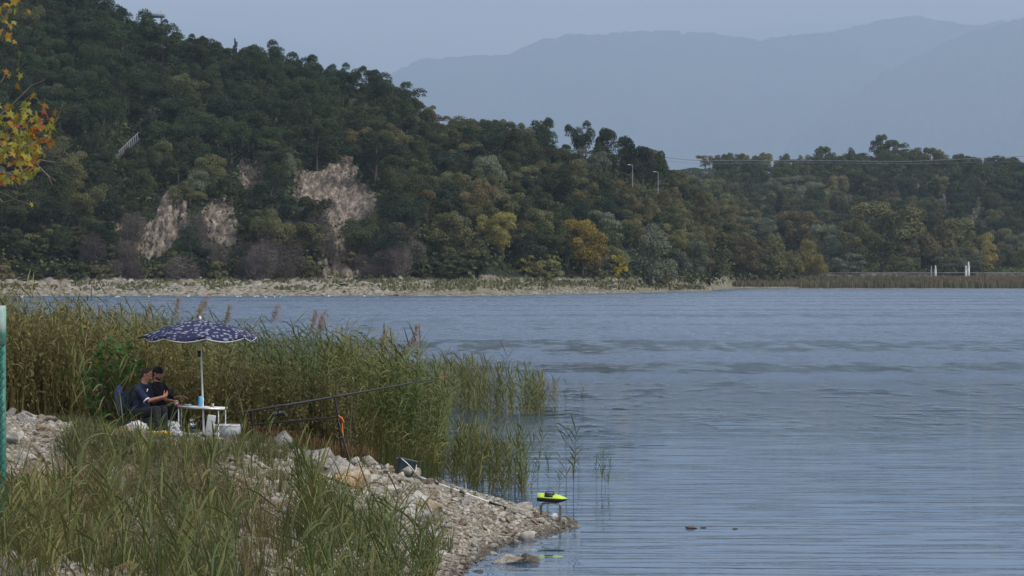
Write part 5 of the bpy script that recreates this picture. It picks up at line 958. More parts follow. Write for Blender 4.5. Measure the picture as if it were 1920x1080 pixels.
# --- bait boat on its stand
m_stand = P('dull_grey_tube', (.16, .155, .145), .45, metal=.5); BY = 52.5; p_ = W(1035, 979, BY); zb = max(gz(p_.x, BY), -.03); stn = empty('metal_stand', (p_.x, BY, zb - .03), 0, 'low bent metal tube stand at the water edge under the bait boat', 'stand'); hS = (W(0, 944, BY).z) - (zb - .03)
for dy in (-.10, .12):
    s = Soup(); x0 = -.19 if dy < 0 else -.21; x1 = .17 if dy < 0 else .155
    s.tube([(x0, dy, 0), (x0, dy, hS - .06), (x0 + .02, dy, hS - .02), (x0 + .06, dy, hS), (x1 - .06, dy, hS), (x1 - .02, dy, hS - .02), (x1, dy, hS - .06), (x1 - .02, dy, 0)], .0125, 8); s.build('tube_frame', m_stand, stn, True)
s = Soup(); s.tube([(-.10, -.10, hS), (-.10, .12, hS)], .008, 6); s.build('crossbar', m_alu, stn, True); s = Soup(); s.tube([(.10, -.10, hS), (.10, .12, hS)], .008, 6); s.build('crossbar', m_alu, stn, True)
bt = empty('bait_boat', (p_.x, BY, zb - .03 + hS + .008), 0, 'lime yellow and black bait boat with a black carry handle on the metal stand', 'boat'); bt.rotation_euler = (0, R(3.5), R(-8)); bt.location.z += .012
stx = [-.275, -.27, -.18, 0, .12, .20, .26, .285]; hw = [.10, .115, .125, .13, .12, .09, .04, .008]; zb0 = [.03, .005, 0, 0, .004, .025, .055, .075]; zg = [.075, .075, .077, .078, .078, .079, .082, .085]
def loft(secs, cap=True):
    s = Soup(); V_ = sum(secs, []); k = len(secs[0]); n__ = len(secs); i, j = np.meshgrid(np.arange(n__ - 1), np.arange(k), indexing='ij'); i = i.ravel(); j = j.ravel(); j2 = (j + 1) % k; s.add(V_, np.stack([i * k + j, (i + 1) * k + j, (i + 1) * k + j2, i * k + j2], 1))
    for sec in (secs[0], secs[-1]): c = np.mean(sec, 0); s.add(sec + [tuple(c)], [[q, (q + 1) % k, k] for q in range(k)])
    return s
loft([[(x, -w, zg_), (x, -w * .8, z0 + (zg_ - z0) * .3), (x, -w * .45, z0), (x, w * .45, z0), (x, w * .8, z0 + (zg_ - z0) * .3), (x, w, zg_)] for x, w, z0, zg_ in zip(stx, hw, zb0, zg)]).build('hull', m_black, bt)
ztop = [.13, .155, .15, .135, .14, .118, .098, .09]
loft([[(x, -w * 1.04, zg_), (x, -w * 1.04, zg_ + .012), (x, -w * .72, zt), (x, w * .72, zt), (x, w * 1.04, zg_ + .012), (x, w * 1.04, zg_)] for x, w, zg_, zt in zip(stx, hw, zg, ztop)]).build('deck', m_lime, bt)
s = Soup(); s.box((-.055, 0, .152), (.16, .19, .03)); s.box((-.055, -.108, .125), (.15, .02, .065), Euler((-.3, 0, 0))); o = s.build('hopper_lid', m_black, bt); o['kind'] = 'stuff'
s = Soup(); s.tube([(-.12, -.03, .165), (-.115, -.03, .195), (-.09, -.03, .203), (0, -.03, .203), (.025, -.03, .195), (.03, -.03, .165)], .009, 6); s.build('carry_handle', m_black, bt, True)
s = Soup(); s.box((.06, 0, .148), (.05, .08, .022)); s.build('deck_bump', m_lime, bt)
for (x, h_) in ((.115, .10), (.235, .08)): s = Soup(); s.tube([(x, .03, .11), (x, .03, .11 + h_)], .004, 5); s.build('antenna', m_black, bt)
e = empty('plastic_bag', (W(1036, 975, 52.5).x, 52.62, zb), 0, 'clear water-filled plastic bag on the gravel under the bait boat stand', 'bag'); crumple('bag_body', m_bag, e, (.10, .08, .08), 44, amp=.45)
p_ = hit(545, 972); e = empty('plastic_bottle', (p_.x, p_.y - .1, p_.z + .10), .2, 'clear plastic bottle with a red cap lying in the rubble', 'bottle'); e.rotation_euler = (0, R(112), R(-12)); s = Soup(); s.lathe([(0, -.12), (.032, -.12), (.034, -.1), (.034, .05), (.026, .085), (.013, .11), (.013, .125)], k=14); s.build('bottle_body', P('clear_bottle', (.45, .55, .58), .15, trans=.4), e, True); s = Soup(); s.lathe([(.016, .118), (.016, .14), (0, .14)], k=12); s.build('cap', P('red_cap', (.5, .05, .06), .4), e, True)
# --- green post and chain link
FY = 32.0; fx = W(3, 600, FY).x; fg_ = gz(fx, FY); fn_ = empty('chain_link_fence', (fx, FY, fg_ - .3), 0, 'turquoise painted fence post with sagging green chain link', 'fence'); ht = W(0, 573, FY).z - fn_.location.z
m_post = P('turquoise_paint', (.035, .18, .135), .5, col2=(.025, .13, .10), scale=8); m_wire = P('dark_green_wire', (.02, .09, .07), .5)
s = Soup(); s.box((0, 0, ht * .43), (.088, .06, ht * .86)); s.build('post', m_post, fn_); s = Soup(); s.box((0, 0, ht * .93), (.094, .066, ht * .14)); s.build('post_sleeve', P('worn_turquoise_paint', (.05, .28, .21), .5, col2=(.42, .46, .42), scale=5, detail=3), fn_)
s = Soup(); s.box((-2.7, .1, ht * .5), (.088, .06, ht)); s.build('post', m_post, fn_)
s = Soup(); zt_, z0_ = ht - .40, .35; hh = zt_ - z0_; st = .075; x0_, x1_ = -2.7, .05
for dirn in (1, -1):
    for k in range(-int(hh / st) - 1, int((x1_ - x0_) / st) + int(hh / st) + 2):
        a = x0_ + k * st; pts = []
        for (zz_) in np.linspace(0, hh, 2): pts.append((a + dirn * zz_ * .8, zz_))
        (xa, za), (xb, zb_) = pts
        ts = [(t_, xa + (xb - xa) * t_) for t_ in np.linspace(0, 1, 60)]; ts = [t_ for t_ in ts if x0_ <= t_[1] <= x1_]
        if len(ts) > 1:
            t0_, t1_ = ts[0][0], ts[-1][0]; s.tube([(xa + (xb - xa) * t0_, -.045 - .003 * dirn, z0_ + hh * t0_), (xa + (xb - xa) * t1_, -.045 - .003 * dirn, z0_ + hh * t1_)], .0045, 3, False)
o = s.build('wire_mesh', m_wire, fn_); o['kind'] = 'stuff'
# --- leafy trees near: plane tree branch, broad-leaved bush
def lobed_leaf(seed, lobes=5, depth=.5, fold=.25):
    rg = np.random.default_rng(seed); an = np.linspace(-150, 150, lobes * 4 + 1); pts = [(0, -.55, 0)]
    for i, a in enumerate(an):
        k = (i % 4) / 4; r_ = 1 - depth * abs(math.sin(math.pi * i / 4)) ** .8 if i % 4 else 1.0
        r_ *= (.62 + .38 * math.cos(R(a) * .75)) * rg.uniform(.9, 1.08); pts.append((math.sin(R(a)) * r_ * .62, math.cos(R(a)) * r_ * .62, 0))
    V_ = np.array([(0, -.1, 0)] + pts); V_[:, 2] = -fold * np.abs(V_[:, 0]) ** 1.2 + rg.normal(0, .02, len(V_)) - .18 * np.clip(V_[:, 1], 0, 1) ** 2; k = len(pts); F_ = [[0, 1 + i, 1 + (i + 1) % k] for i in range(k)]
    s = Soup(); s.add(V_, F_); s.tube([(0, -.5, 0), (0, -.95, .05)], .012, 3, False); return s.mesh('leaf')
PLV = [lobed_leaf(700 + i) for i in range(5)]; FLV = [lobed_leaf(720 + i, 5, .42, .15) for i in range(4)]
lm = {k: mat('leaf_' + k, c, .55, c2, 9, rand=.22, trans=.4, spec=.2) for k, c, c2 in [('yellow', (.33, .28, .04), (.24, .22, .035)), ('olive', (.15, .165, .035), (.22, .20, .035)), ('gold', (.32, .20, .025), (.24, .13, .02)), ('orange', (.30, .12, .02), (.20, .08, .02)), ('rust', (.24, .06, .02), (.17, .05, .02)), ('fig', (.055, .135, .026), (.035, .09, .02)), ('figlight', (.115, .17, .04), (.08, .13, .03))]}
TY = 25.5; tr_ = empty('plane_tree', (-8.2, TY, gz(-8.2, TY) - .1), 0, 'autumn plane tree branch with yellow and orange lobed leaves reaching in at the upper left', 'tree'); O_ = tr_.location
def tl(px, py, y_=TY): return W(px, py, y_) - O_
s = Soup(); s.tube([(0, 0, -.1), (.1, 0, 1.5), (.25, .1, 3.2), (.1, .1, 5.2), (.3, 0, 7.4)], [.30, .26, .22, .17, .08], 10); s.build('trunk', mat('plane_bark', (.30, .28, .22), .9, (.15, .13, .10), 5), tr_, True)
s = Soup(); limbs = []
for i, (pts) in enumerate([[(-400, 420), (-200, 330), (-80, 300), (10, 270), (70, 215)], [(-400, 380), (-220, 200), (-90, 120), (-20, 60), (20, 20)], [(-80, 300), (-20, 320), (30, 330), (80, 320), (105, 340)], [(-200, 330), (-90, 350), (-20, 350), (30, 375), (60, 385)], [(-80, 300), (-30, 240), (20, 200), (60, 160), (85, 150)], [(10, 270), (50, 275), (90, 255), (118, 200)], [(30, 330), (75, 300), (105, 305)], [(-90, 120), (-30, 180), (5, 150), (15, 130)], [(60, 300), (90, 330), (100, 350)], [(-20, 350), (5, 380), (25, 375)], [(-20, 60), (0, 100), (12, 90)]]):
    dy = random.uniform(-.5, .6); P_ = [tl(a, b_, TY + dy * min(1, k / 2) ) for k, (a, b_) in enumerate(pts)]
    if i < 2: P_ = [Vector((.15 if i == 0 else .2, .05, 3.0 if i == 0 else 4.6))] + P_[1:]
    limbs.append(P_); n__ = len(P_); s.tube(P_, list(np.linspace(.05 if i < 2 else .012, .004, n__)), 5)
s.build('branch', mat('branch_bark', (.14, .12, .09), .9, (.08, .07, .05), 8), tr_, True)
lf = 0
def leafobj(me, m, parent, p, s_, droop=True):
    o = bpy.data.objects.new('leaf', me); COL.objects.link(o)
    if not me.materials: me.materials.append(m)
    o.material_slots[0].link = 'OBJECT'; o.material_slots[0].material = m; o.parent = parent; o.location = p; o.scale = (s_,) * 3
    o.rotation_euler = (R(random.uniform(20, 115)), R(random.uniform(-50, 50)), R(random.uniform(-70, 70))) if droop else (R(random.uniform(5, 75)), R(random.uniform(-40, 40)), R(random.uniform(-180, 180)))
rl = random.Random(4)
CL = [(rl.gauss(40, 32), rl.gauss(270, 55)) for _ in range(135)] + [(rl.uniform(-30, 70), rl.uniform(215, 345)) for _ in range(135)] + [(rl.gauss(5, 18), rl.uniform(-20, 110)) for _ in range(34)] + [(rl.uniform(-30, 20), rl.uniform(120, 200)) for _ in range(8)] + [(rl.uniform(60, 112), rl.uniform(185, 320)) for _ in range(30)] + [(15, 68), (28, 22), (55, 22), (118, 195), (100, 240), (95, 237), (60, 384), (85, 138), (20, 342), (50, 340)] + [(rl.uniform(-160, -20), rl.uniform(0, 360)) for _ in range(24)]
for (a, b_) in CL:
    edge_ = 118 - abs(b_ - 235) * .55
    if b_ > 125 and a > edge_ and (a, b_) != (60, 384) and (a, b_) != (118, 195): continue
    if b_ > 362 and (a, b_) != (60, 384): continue
    w_ = [5, 8, 4, 1.2, .3] if a < 55 else [4, 5, 5, 2.2, .6]; kk = rl.choices(['yellow', 'olive', 'gold', 'orange', 'rust'], w_)[0]
    leafobj(PLV[lf % 5], lm[kk], tr_, tl(a, b_, TY + rl.uniform(-.6, .7)), rl.uniform(.055, .10)); lf += 1
bs = W(214, 790, 50.75); bz_ = gz(bs.x, 50.75); bu = empty('fig_bush', (bs.x, 50.75, bz_ - .05), 0, 'dark green broad-leaved bush behind and left of the seated men', 'bush'); s = Soup(); rb = random.Random(9)
for k in range(9):
    a = rb.uniform(0, 6.28); s.tube([(0, 0, -.1), (math.cos(a) * .2, math.sin(a) * .15, .7), (math.cos(a) * rb.uniform(.3, .6), math.sin(a) * .3, rb.uniform(1.1, 1.6))], [.022, .015, .005], 5)
s.build('branch', M['bark'], bu, True)
for k in range(285):
    while True:
        x, y, z = rb.uniform(-1, 1), rb.uniform(-1, 1), rb.uniform(-1, 1)
        if .25 < x * x + y * y + z * z < 1: break
    px_, pz_ = x * .54 * (1.1 - .2 * z) + .02, .98 + z * .80; lt_ = 'figlight' if (x > .1 and z < .2 and y < .2) or rb.random() < .15 else 'fig'
    leafobj(FLV[k % 4], lm[lt_], bu, (px_, y * .42, pz_), rb.uniform(.09, .17), False)

# ------------------------------------------------------------------ things on the far side
p = field_at(hill1, 236, place_on(hill1, 236, 300, .15).y); tc_ = W(238, 275, p.y - 3); e = empty('hillside_stairs', (tc_.x, p.y - 3, tc_.z - 3.2), 0, 'pale concrete stair with white railing among the pines on the slope', 'stairs')
sc_ = (p.y) / FPX
s = Soup(); s.add([(-20 * sc_, 0, .2), (22 * sc_, 0, 5.4), (22 * sc_, 2.5, 5.4), (-20 * sc_, 2.5, .2), (-20 * sc_, 0, -.3), (22 * sc_, 0, 4.4), (22 * sc_, 2.5, 4.4), (-20 * sc_, 2.5, -.3)], [[0, 1, 2, 3], [7, 6, 5, 4], [0, 4, 5, 1], [1, 5, 6, 2], [2, 6, 7, 3], [3, 7, 4, 0]]); s.build('stair_slab', P('pale_concrete', (.17, .17, .19), .9, col2=(.08, .08, .09), scale=1.2), e)
s = Soup(); s.tube([(-20 * sc_, -.05, 1.5), (22 * sc_, -.05, 6.6)], .10, 5); s.build('handrail', P('rail_grey', (.36, .36, .40), .6), e)
for k in range(12):
    x = (-20 + k * 3.6) * sc_; z = .2 + (x / sc_ + 20) / 42 * 5.2; s = Soup(); s.box((x, -.06, z + .1), (.16, .1, 2.3)); s.build('baluster', P('b', (.26, .26, .31), .6) if k == 0 else bpy.data.materials['b'], e)
bpy.data.materials['b'].name = 'railing_paint'
p = W(298, 29, 836); e = empty('viewing_platform', (p.x, 836, p.z - 6), 0, 'flat grey roof slab jutting out above the trees on the ridge', 'building'); s = Soup(); s.box((-1, 0, 5.9), (5.2, 5, .9)); s.build('roof_slab', P('grey_concrete', (.20, .21, .24), .9), e)
for x in (-3, .8): s = Soup(); s.box((x, 0, 3.6), (.5, .5, 3.8)); s.build('pillar', bpy.data.materials['grey_concrete'], e)
s = Soup(); s.tube([(.6, -1, 6.3), (.6, -1, 7.4)], .06, 5); s.tube([(.3, -1, 7.1), (.9, -1, 7.1)], .05, 5); s.build('antenna', m_alu, e)
def lamp(px, topy, Y_, side, label):
    p = W(px, topy, Y_); h = 26 / FPX * Y_; e = empty('street_lamp', (p.x, Y_, p.z - h), 0, label, 'street lamp', 'street lamps on the wooded slope'); s = Soup(); s.tube([(0, 0, -2), (0, 0, h)], [.10, .06], 6); s.build('pole', P('lamp_grey', (.30, .33, .36), .5), e)
    s = Soup(); s.tube([(0, 0, h), (side * .8, 0, h + .18)], .07, 5); s.build('arm', m_alu, e); s = Soup(); s.box((side * 1.0, 0, h + .16), (.75, .4, .16)); s.build('lamp_head', P('lamp_head_grey', (.6, .62, .64), .4), e)
lamp(1186, 310, 745, -1, 'pale street lamp on the slope, taller and left of the two'); lamp(1234, 323, 790, -1, 'street lamp head on the slope, lower and right of the two')
def navpost(px, topy, w_, Y_, label, col):
    p = W(px, topy, Y_); z0 = field_at(hill2, px, Y_).z; h = p.z - z0; e = empty('white_marker_post', (p.x, Y_, z0), 0, label, 'post'); ww_ = w_ / FPX * Y_; m_ = P('marker_paint', tuple(.8 * c for c in col), .5)
    s = Soup(); s.lathe([(0, 0), (ww_ * .5, 0), (ww_ * .5, h * .74), (ww_ * .3, h * .78)], k=12); s.build('column', m_, e, True); s = Soup(); s.lathe([(ww_ * .3, h * .78), (ww_ * .32, h * .93), (0, h)], k=12); s.build('cap', m_, e, True); s = Soup(); s.box((0, -.01, h * .76), (ww_ * 1.25, ww_ * 1.25, .12)); s.build('collar', m_, e)
navpost(1816, 490, 4.5, 902, 'taller of two joined white marker columns on the far low shore', (.8, .8, .8)); navpost(1811, 497, 4, 900, 'shorter white marker column just left of the tallest one on the far shore', (.78, .78, .78))
navpost(1754, 497, 4, 902, 'small white marker column left of the tall white pair', (.75, .75, .75)); navpost(1746, 498, 3, 906, 'greyish marker column at the left end of the white markers', (.35, .36, .33))
e = empty('road_barrier', W(1400, 513, 909), 0, 'long low pale barrier along the lakeside road under the trees', 'barrier'); xa = W(1262, 513, 909).x - e.location.x; xb = W(1930, 513, 909).x - e.location.x; zr_ = 4.62 - e.location.z
s = Soup(); s.box(((xa + xb) / 2, 0, zr_ + .15), (xb - xa, .25, .2)); s.build('rail', P('barrier_grey', (.20, .21, .21), .7, col2=(.12, .13, .12), scale=.3), e)
for (a, b_, lab) in [(( -200, 250, 1), (0, 0), 'upper')] if False else []: pass
for k, (y0_, y1_, y2_) in enumerate([(294, 303, 293), (300, 307, 303)]):
    P_ = []
    for f in np.linspace(0, 1, 40):
        px_ = 1236 + (2200 - 1236) * f; py_ = np.interp(px_, [1236, 1300, 1500, 1700, 1920, 2200], [y0_, y0_ + 7, y1_ - 2, y1_, y2_, y2_ - 22]); P_.append(W(px_, py_, 1080 + 60 * f))
    e = empty('power_line', P_[0], 0, 'grey overhead cable sagging across the right-hand hill, %s of two' % ('upper' if k == 0 else 'lower'), 'cable'); s = Soup(); s.tube([q - P_[0] for q in P_], 0.10 if k == 0 else .05, 4, False); s.build('cable', P('cable_grey', (.16, .17, .19), .6), e)
rg_ = random.Random(3)
for k in range(16):
    px_ = rg_.choice([rg_.uniform(30, 200), rg_.uniform(200, 720)]); Y_ = rg_.uniform(535, 565); p = W(px_, 557, Y_); e = empty('gull', (p.x, Y_, -.02), rg_.uniform(0, 6.28), 'tiny white gull floating off the far beach', 'bird', 'gulls floating off the far beach'); s = Soup(); s.ball((0, 0, .1), (.24, .12, .11)); s.ball((.2, 0, .24), (.07, .06, .06)); s.tube([(.12, 0, .12), (.2, 0, .24)], [.08, .05], 6); s.tube([(-.15, 0, .14), (-.34, 0, .2)], [.07, .01], 5); s.build('body', m_white, e, True)

# ------------------------------------------------------------------ the two men
SK = mat('skin', (.36, .185, .125), .55, (.30, .14, .095), 14, spec=.35)
class Fig:
    def __init__(s, hip, f, label, lean, headtilt, look):
        s.hip = hip; s.f = f.normalized(); s.l = Vector((0, 0, 1)).cross(s.f); s.u = Vector((0, 0, 1)); g = gz(hip.x, hip.y)
        s.root = empty('person', (hip.x, hip.y, g), 0, label, 'person'); s.O = s.root.location.copy(); s.lean = lean
    def at(s, f=0, l=0, u=0): return s.hip + s.f * f + s.l * l + s.u * u
    def cap(s, S, a, b, ra, rb, k=12):
        a, b = Vector(a) - s.O, Vector(b) - s.O; d = (b - a); L_ = d.length + 1e-9; dn = d / L_
        P_ = [a - dn * ra * .95, a - dn * ra * .8, a - dn * ra * .45] + [a + d * t_ for t_ in (0, .33, .66, 1)] + [b + dn * rb * .45, b + dn * rb * .8, b + dn * rb * .95]
        rr = [ra * .1, ra * .6, ra * .89, ra, ra + (rb - ra) * .33, ra + (rb - ra) * .66, rb, rb * .89, rb * .6, rb * .1]; S.tube(P_, rr, k)
    def ell(s, S, c, r, fwd=None, up=None, nu=16, nv=12):
        S2 = Soup(); S2.ball((0, 0, 0), r, nu, nv); fw = (fwd or s.f).normalized(); u_ = (up or s.u); lt = u_.cross(fw).normalized(); u_ = fw.cross(lt); Mx = np.array([fw, lt, u_]).T
        S.add(S2.V[0] @ Mx.T + np.array(Vector(c) - s.O), S2.F[4][0])
    def hand(s, S, wrist, d, n_, thumb, curl=.9, scale=1.0):
        """palm + five fingers; d towards the knuckles, n_ palm normal (fingers curl that way), thumb = side of the thumb"""
        d = d.normalized(); n_ = (n_ - d * n_.dot(d)).normalized(); sd = d.cross(n_); sd = sd if sd.dot(thumb) > 0 else -sd; k = scale
        s.cap(S, wrist, wrist + d * .03 * k, .024 * k, .026 * k, 8)
        for q in (-.022, -.007, .008, .022): s.cap(S, wrist + d * .015 * k + sd * q * .7 * k, wrist + d * .088 * k + sd * q * k, .0145 * k, .0115 * k, 8)
        for i, (q, L_) in enumerate([(.031, .072), (.0105, .082), (-.0105, .077), (-.031, .060)]):
            p = wrist + d * .092 * k + sd * q * k; a = curl * .45
            for seg, fr in enumerate((.45, .31, .24)):
                dv = d * math.cos(a) + n_ * math.sin(a) + sd * q * 1.5; p2 = p + dv * L_ * fr * k; s.cap(S, p, p2, (.0092 - .0009 * seg) * k, (.0086 - .0009 * seg) * k, 7); p = p2; a += curl * .55
        p = wrist + d * .022 * k + sd * .022 * k; a1 = (d * .6 + sd * .75 + n_ * .25).normalized(); p2 = p + a1 * .045 * k; s.cap(S, p, p2, .0125 * k, .010 * k, 7); a2 = (d * .85 + sd * .15 + n_ * .55).normalized(); s.cap(S, p2, p2 + a2 * .034 * k, .010 * k, .0085 * k, 7); p3 = p2 + a2 * .034 * k; s.cap(S, p3, p3 + (a2 + n_ * .3).normalized() * .024 * k, .0088 * k, .0075 * k, 7)
    def head(s, S, c, fw, up):
        fw = fw.normalized(); lt = up.cross(fw).normalized(); up = fw.cross(lt); h = lambda a, b, c_: c + fw * a + lt * b + up * c_
        s.ell(S, h(-.012, 0, .03), (.098, .078, .088), fw, up); s.ell(S, h(.022, 0, -.035), (.066, .060, .080), fw, up); s.ell(S, h(.058, 0, -.085), (.026, .030, .022), fw, up)       # skull, face, chin
        for q in (-1, 1):
            s.ell(S, h(.010, q * .050, -.045), (.045, .018, .038), fw, up); s.ell(S, h(-.008, q * .078, -.005), (.017, .008, .030), fw, up); s.ell(S, h(.070, q * .030, .018), (.017, .022, .009), fw, up); s.ell(S, h(.066, q * .031, .002), (.012, .014, .010), fw, up); s.ell(S, h(.064, q * .036, -.026), (.018, .020, .016), fw, up)
        s.cap(S, h(.080, 0, .008), h(.106, 0, -.026), .008, .0125, 8); s.ell(S, h(.090, .011, -.031), (.012, .009, .008), fw, up); s.ell(S, h(.090, -.011, -.031), (.012, .009, .008), fw, up)
        s.ell(S, h(.080, 0, -.056), (.013, .024, .005), fw, up); s.ell(S, h(.078, 0, -.066), (.013, .021, .006), fw, up)
        return h
def remesh(o, v, sm=4):
    r = o.modifiers.new('union', 'REMESH'); r.mode = 'VOXEL'; r.voxel_size = v; r.use_smooth_shade = True
    if sm: q = o.modifiers.new('smooth', 'SMOOTH'); q.iterations = sm; q.factor = .5
    return o
def man(hip, f, label, neck, headc, hfwd, shirt_c, trs_c, hair, arms, knees, feet, sleeve, beard=False):
    F = Fig(hip, f, label, 0, 0, 0); B = Soup(); Z = Vector((0, 0, 1)); S = Soup(); T = Soup()
    chest = hip.lerp(neck, .66); belly = hip.lerp(neck, .32) + F.f * .03; tdir = (neck - hip).normalized()
    shL, shR = neck - tdir * .055 + F.l * .175, neck - tdir * .055 - F.l * .175
    F.ell(B, chest, (.115, .165, .17), F.f, tdir); F.ell(B, belly, (.115, .145, .15), F.f, tdir); F.ell(B, hip + Z * .02, (.12, .16, .11)); F.cap(B, neck - tdir * .04, headc - hfwd * .02 - Z * .03, .062, .056); F.cap(B, shL, shR, .055, .055)
    hup = (Z + hfwd.cross(Z).cross(hfwd) * 0).normalized(); h = F.head(B, headc, hfwd, Z)
    F.ell(S, chest, (.135, .185, .185), F.f, tdir); F.ell(S, belly, (.145, .170, .17), F.f, tdir); F.ell(S, hip + Z * .05, (.145, .175, .10)); F.cap(S, shL, shR, .074, .074); F.cap(S, neck - tdir * .09, neck + tdir * .005, .10, .066); 
    for sh, (el, wr, hd, pn, th, cu) in zip((shR, shL), arms):
        F.cap(B, sh, el, .048, .038); F.cap(B, el, wr, .038, .024); F.hand(B, wr, hd, pn, th, cu)
        e_ = sh.lerp(el, sleeve) if sleeve <= 1 else el; F.cap(S, sh, e_, .070, .058)
        if sleeve > 1: F.cap(S, el, el.lerp(wr, sleeve - 1), .054, .040)
    for q, (kn, ft) in enumerate(zip(knees, feet)):
        hp = hip + F.l * (.09 if q else -.09); F.cap(B, hp, kn, .078, .055); F.cap(B, kn, ft + Z * .07, .052, .036); F.cap(B, ft + Z * .04, ft + F.f * .17 + Z * .03, .036, .028)
        F.cap(T, hp, kn, .098, .078); F.cap(T, kn, ft + Z * .11, .076, .056)
        Sh = Soup(); F.cap(Sh, ft + Z * .05 - F.f * .03, ft + F.f * .18 + Z * .035, .048, .042); F.cap(Sh, ft + Z * .05, ft + Z * .10, .046, .044); remesh(Sh.build('shoe', P('dark_shoe', (.03, .03, .03), .6), F.root), .010)
    F.ell(T, hip + Z * .01, (.145, .18, .115))
    remesh(B.build('body', SK, F.root), .0065, 2); remesh(S.build('shirt', shirt_c, F.root), .012, 5); remesh(T.build('trousers', trs_c, F.root), .012, 5)
    Hs = Soup()
    if hair == 'short_brown':
        F.ell(Hs, h(-.022, 0, .040), (.096, .083, .086), hfwd, Z); F.ell(Hs, h(-.045, 0, -.005), (.068, .078, .065), hfwd, Z); hm_ = P('short_brown_hair', (.035, .024, .02), .85, bump=.6, bscale=160)
    else:
        F.ell(Hs, h(-.012, 0, .052), (.106, .086, .082), hfwd, Z); F.ell(Hs, h(-.040, 0, .0), (.075, .082, .072), hfwd, Z); hm_ = P('black_hair', (.008, .007, .007), .7, bump=.6, bscale=160)
    remesh(Hs.build('hair', hm_, F.root), .008, 2)
    if beard:
        Bd = Soup(); F.ell(Bd, h(.046, 0, -.080), (.040, .050, .036), hfwd, Z); F.ell(Bd, h(.02, .052, -.055), (.036, .014, .034), hfwd, Z); F.ell(Bd, h(.02, -.052, -.055), (.036, .014, .034), hfwd, Z); F.ell(Bd, h(.084, 0, -.046), (.010, .026, .006), hfwd, Z); remesh(Bd.build('beard', hm_, F.root), .006, 2)
    for q in (-1, 1):
        E_ = Soup(); F.ell(E_, h(.071, q * .031, .004), (.009, .011, .006), hfwd, Z, 8, 6); E_.build('eye', P('eye_dark', (.03, .02, .018), .3), F.root, True)
    return F, h
Z = Vector((0, 0, 1))
# front man: navy polo shirt, both hands at the phone
Y0 = 49.65; fA = Vector((.90, -.42, 0)); hipA = W(259, 775, Y0); lA = Z.cross(fA.normalized()); neckA = W(268, 722, Y0); hdA = W(275.5, 703, Y0); ph_ = W(317, 737, Y0 - .18)
elR = W(276, 752, Y0 - .28); elL = W(285, 754, Y0 + .12); wrR = W(306, 744, Y0 - .30); wrL = W(305, 747, Y0 - .08); kR = W(294, 769, Y0 - .42); kL = W(306, 768, Y0 - .10)
def foot(k, dx, dy): p = k + Vector((dx, dy, 0)); p.z = gz(p.x, p.y) - .01; return p
FA, hA = man(hipA, fA, 'man in a navy polo shirt with short brown hair, sitting bent over a phone', neckA, hdA, Vector((.86, -.30, -.38)), P('navy_polo', (.014, .022, .045), .9, bump=.5, bscale=14), P('charcoal_trousers', (.017, .018, .022), .9, bump=.5, bscale=12), 'short_brown',
  [(elR, wrR, ph_ - wrR + Vector((0, -.02, .01)), Vector((0, .8, .5)), Z, .8), (elL, wrL, ph_ - wrL + Vector((0, .02, -.02)), Vector((0, -.8, .5)), Z, .8)], [kR, kL], [foot(kR, .02, 0), foot(kL, .03, .02)], .95)
s = Soup(); cN = neckA - FA.O; s.lathe([(.075, -.03), (.066, .012), (.070, .016), (.080, -.02)], tuple(cN), 16); s.build('collar', P('collar_navy', (.014, .022, .045), .9), FA.root, True)
e1, e2 = elR.lerp(FA.hip, 0) , W(258, 730, Y0 - .2)
s = Soup(); d = (elR - e2).normalized(); q = elR.lerp(e2, .06) - FA.O; s.tube([q - d * .012, q + d * .012], .066, 14, False); s.build('sleeve_band', P('white_band', (.6, .6, .62), .8), FA.root, True)
s = Soup(); q = W(276, 732, Y0 - .24) - FA.O; s.box(q, (.018, .008, .055), Euler((0, .35, -.4))); s.build('white_piping', P('white_piping_cloth', (.7, .7, .72), .8), FA.root)
s = Soup(); s.box((0, 0, 0), (.072, .009, .145)); o = s.build('phone', P('phone_black', (.02, .02, .025), .2), None); o.location = W(320, 733, Y0 - .18); o.rotation_euler = (R(20), R(38), R(50)); bv = o.modifiers.new('b', 'BEVEL'); bv.width = .006; bv.segments = 2; tag(o, 'black smartphone held by the man in the navy polo', 'phone')
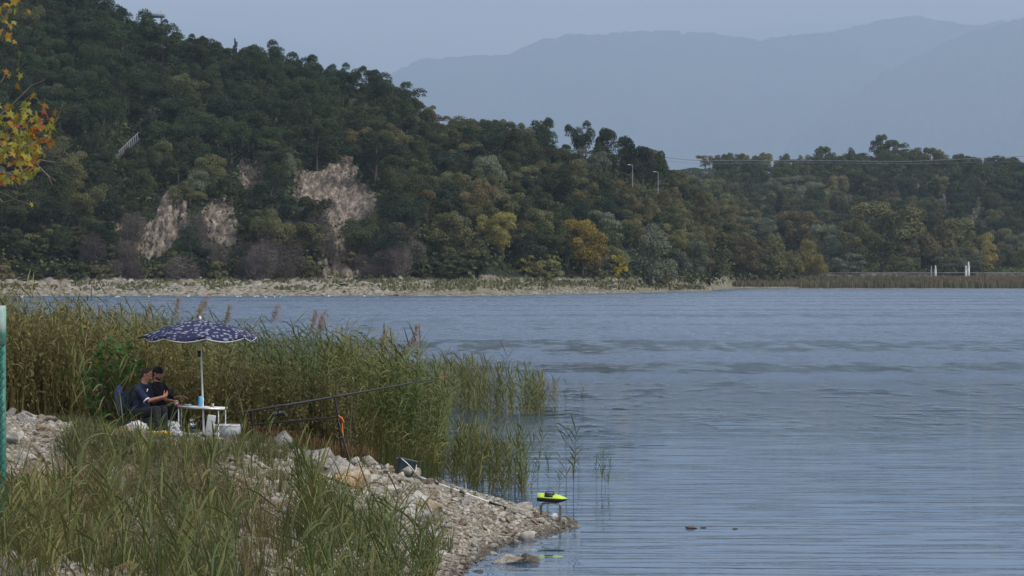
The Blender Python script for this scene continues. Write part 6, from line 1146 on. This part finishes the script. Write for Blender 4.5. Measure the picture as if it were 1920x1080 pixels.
# rear man: black shirt, dark hair and beard, hand on the table
Y1 = 50.35; fB = Vector((.88, -.47, 0)); hipB = W(292, 772, Y1); neckB = W(294, 719, Y1); hdB = W(296, 701, Y1)
eR = W(312, 748, Y1 - .32); wR = W(336, 747, Y1 - .42); eL = W(322, 748, Y1 + .05); wL = W(336, 744, Y1 - .10)
eR = W(304, 748, Y1 - .34); wR = W(303, 752, Y1 - .62); wR = W(318, 751, Y1 - .55)
k1 = W(322, 770, Y1 - .45); k2 = W(330, 769, Y1 - .12)
FB, hB = man(hipB, fB, 'bearded man with black hair in a black shirt, sitting behind the other man', neckB, hdB, Vector((.82, -.50, -.26)), P('black_shirt', (.009, .009, .010), .9, bump=.5, bscale=14), P('black_trousers', (.011, .011, .013), .9, bump=.5, bscale=12), 'black',
  [(eR, wR, Vector((.9, -.2, .0)), Vector((0, 0, -1)), Vector((0, 1, .2)), .5), (eL, wL, Vector((.95, -.1, -.02)), Vector((0, 0, -1)), Vector((0, -1, 0)), .5)], [k1, k2], [foot(k1, .0, 0), foot(k2, .02, .02)], 1.35, beard=True)
def camp_chair(hip, f, m_, label, w=.26):
    g = gz(hip.x, hip.y); e = empty('folding_chair', (hip.x, hip.y, g), math.atan2(f.y, f.x), label, 'chair'); sh = hip.z - g - .135
    s = Soup(); s.box((.03, 0, sh), (.46, w * 2, .02)); s.build('seat', m_, e); s = Soup(); s.box((-.27, 0, sh + .30), (.02, w * 2, .42), Euler((0, -.22, 0))); s.build('backrest', m_, e)
    for (x, y) in ((.24, w), (.24, -w), (-.2, w), (-.2, -w)): s = Soup(); s.tube([(x, y, sh), (x * 1.1, y, -.04)], .011, 6); s.build('leg', m_black, e)
    for y in (w, -w): s = Soup(); s.tube([(-.20, y, sh - .02), (-.245, y, sh + .2), (-.33, y, sh + .54)], .011, 6); s.build('back_post', m_black, e)
    return e
camp_chair(hipA, fA, P('navy_chair_cloth', (.015, .025, .07), .9), 'navy folding chair under the man in the navy polo'); camp_chair(hipB, fB, P('dark_chair_cloth', (.03, .035, .05), .9), 'dark folding chair under the bearded man')
s = Soup(); s.add([(-.055, 0, 0), (.05, 0, .02), (.065, .02, .30), (-.03, .02, .34), (-.055, .06, 0), (.05, .07, .02), (.065, .06, .30), (-.03, .06, .34)], [[0, 1, 2, 3], [7, 6, 5, 4], [0, 4, 5, 1], [1, 5, 6, 2], [2, 6, 7, 3], [3, 7, 4, 0]]); o = s.build('jacket', m_blue, None); o.location = W(222, 758, 50.2); bv = o.modifiers.new('b', 'BEVEL'); bv.width = .02; bv.segments = 3; tag(o, 'bright blue cloth hanging in the bush left of the men', 'jacket')
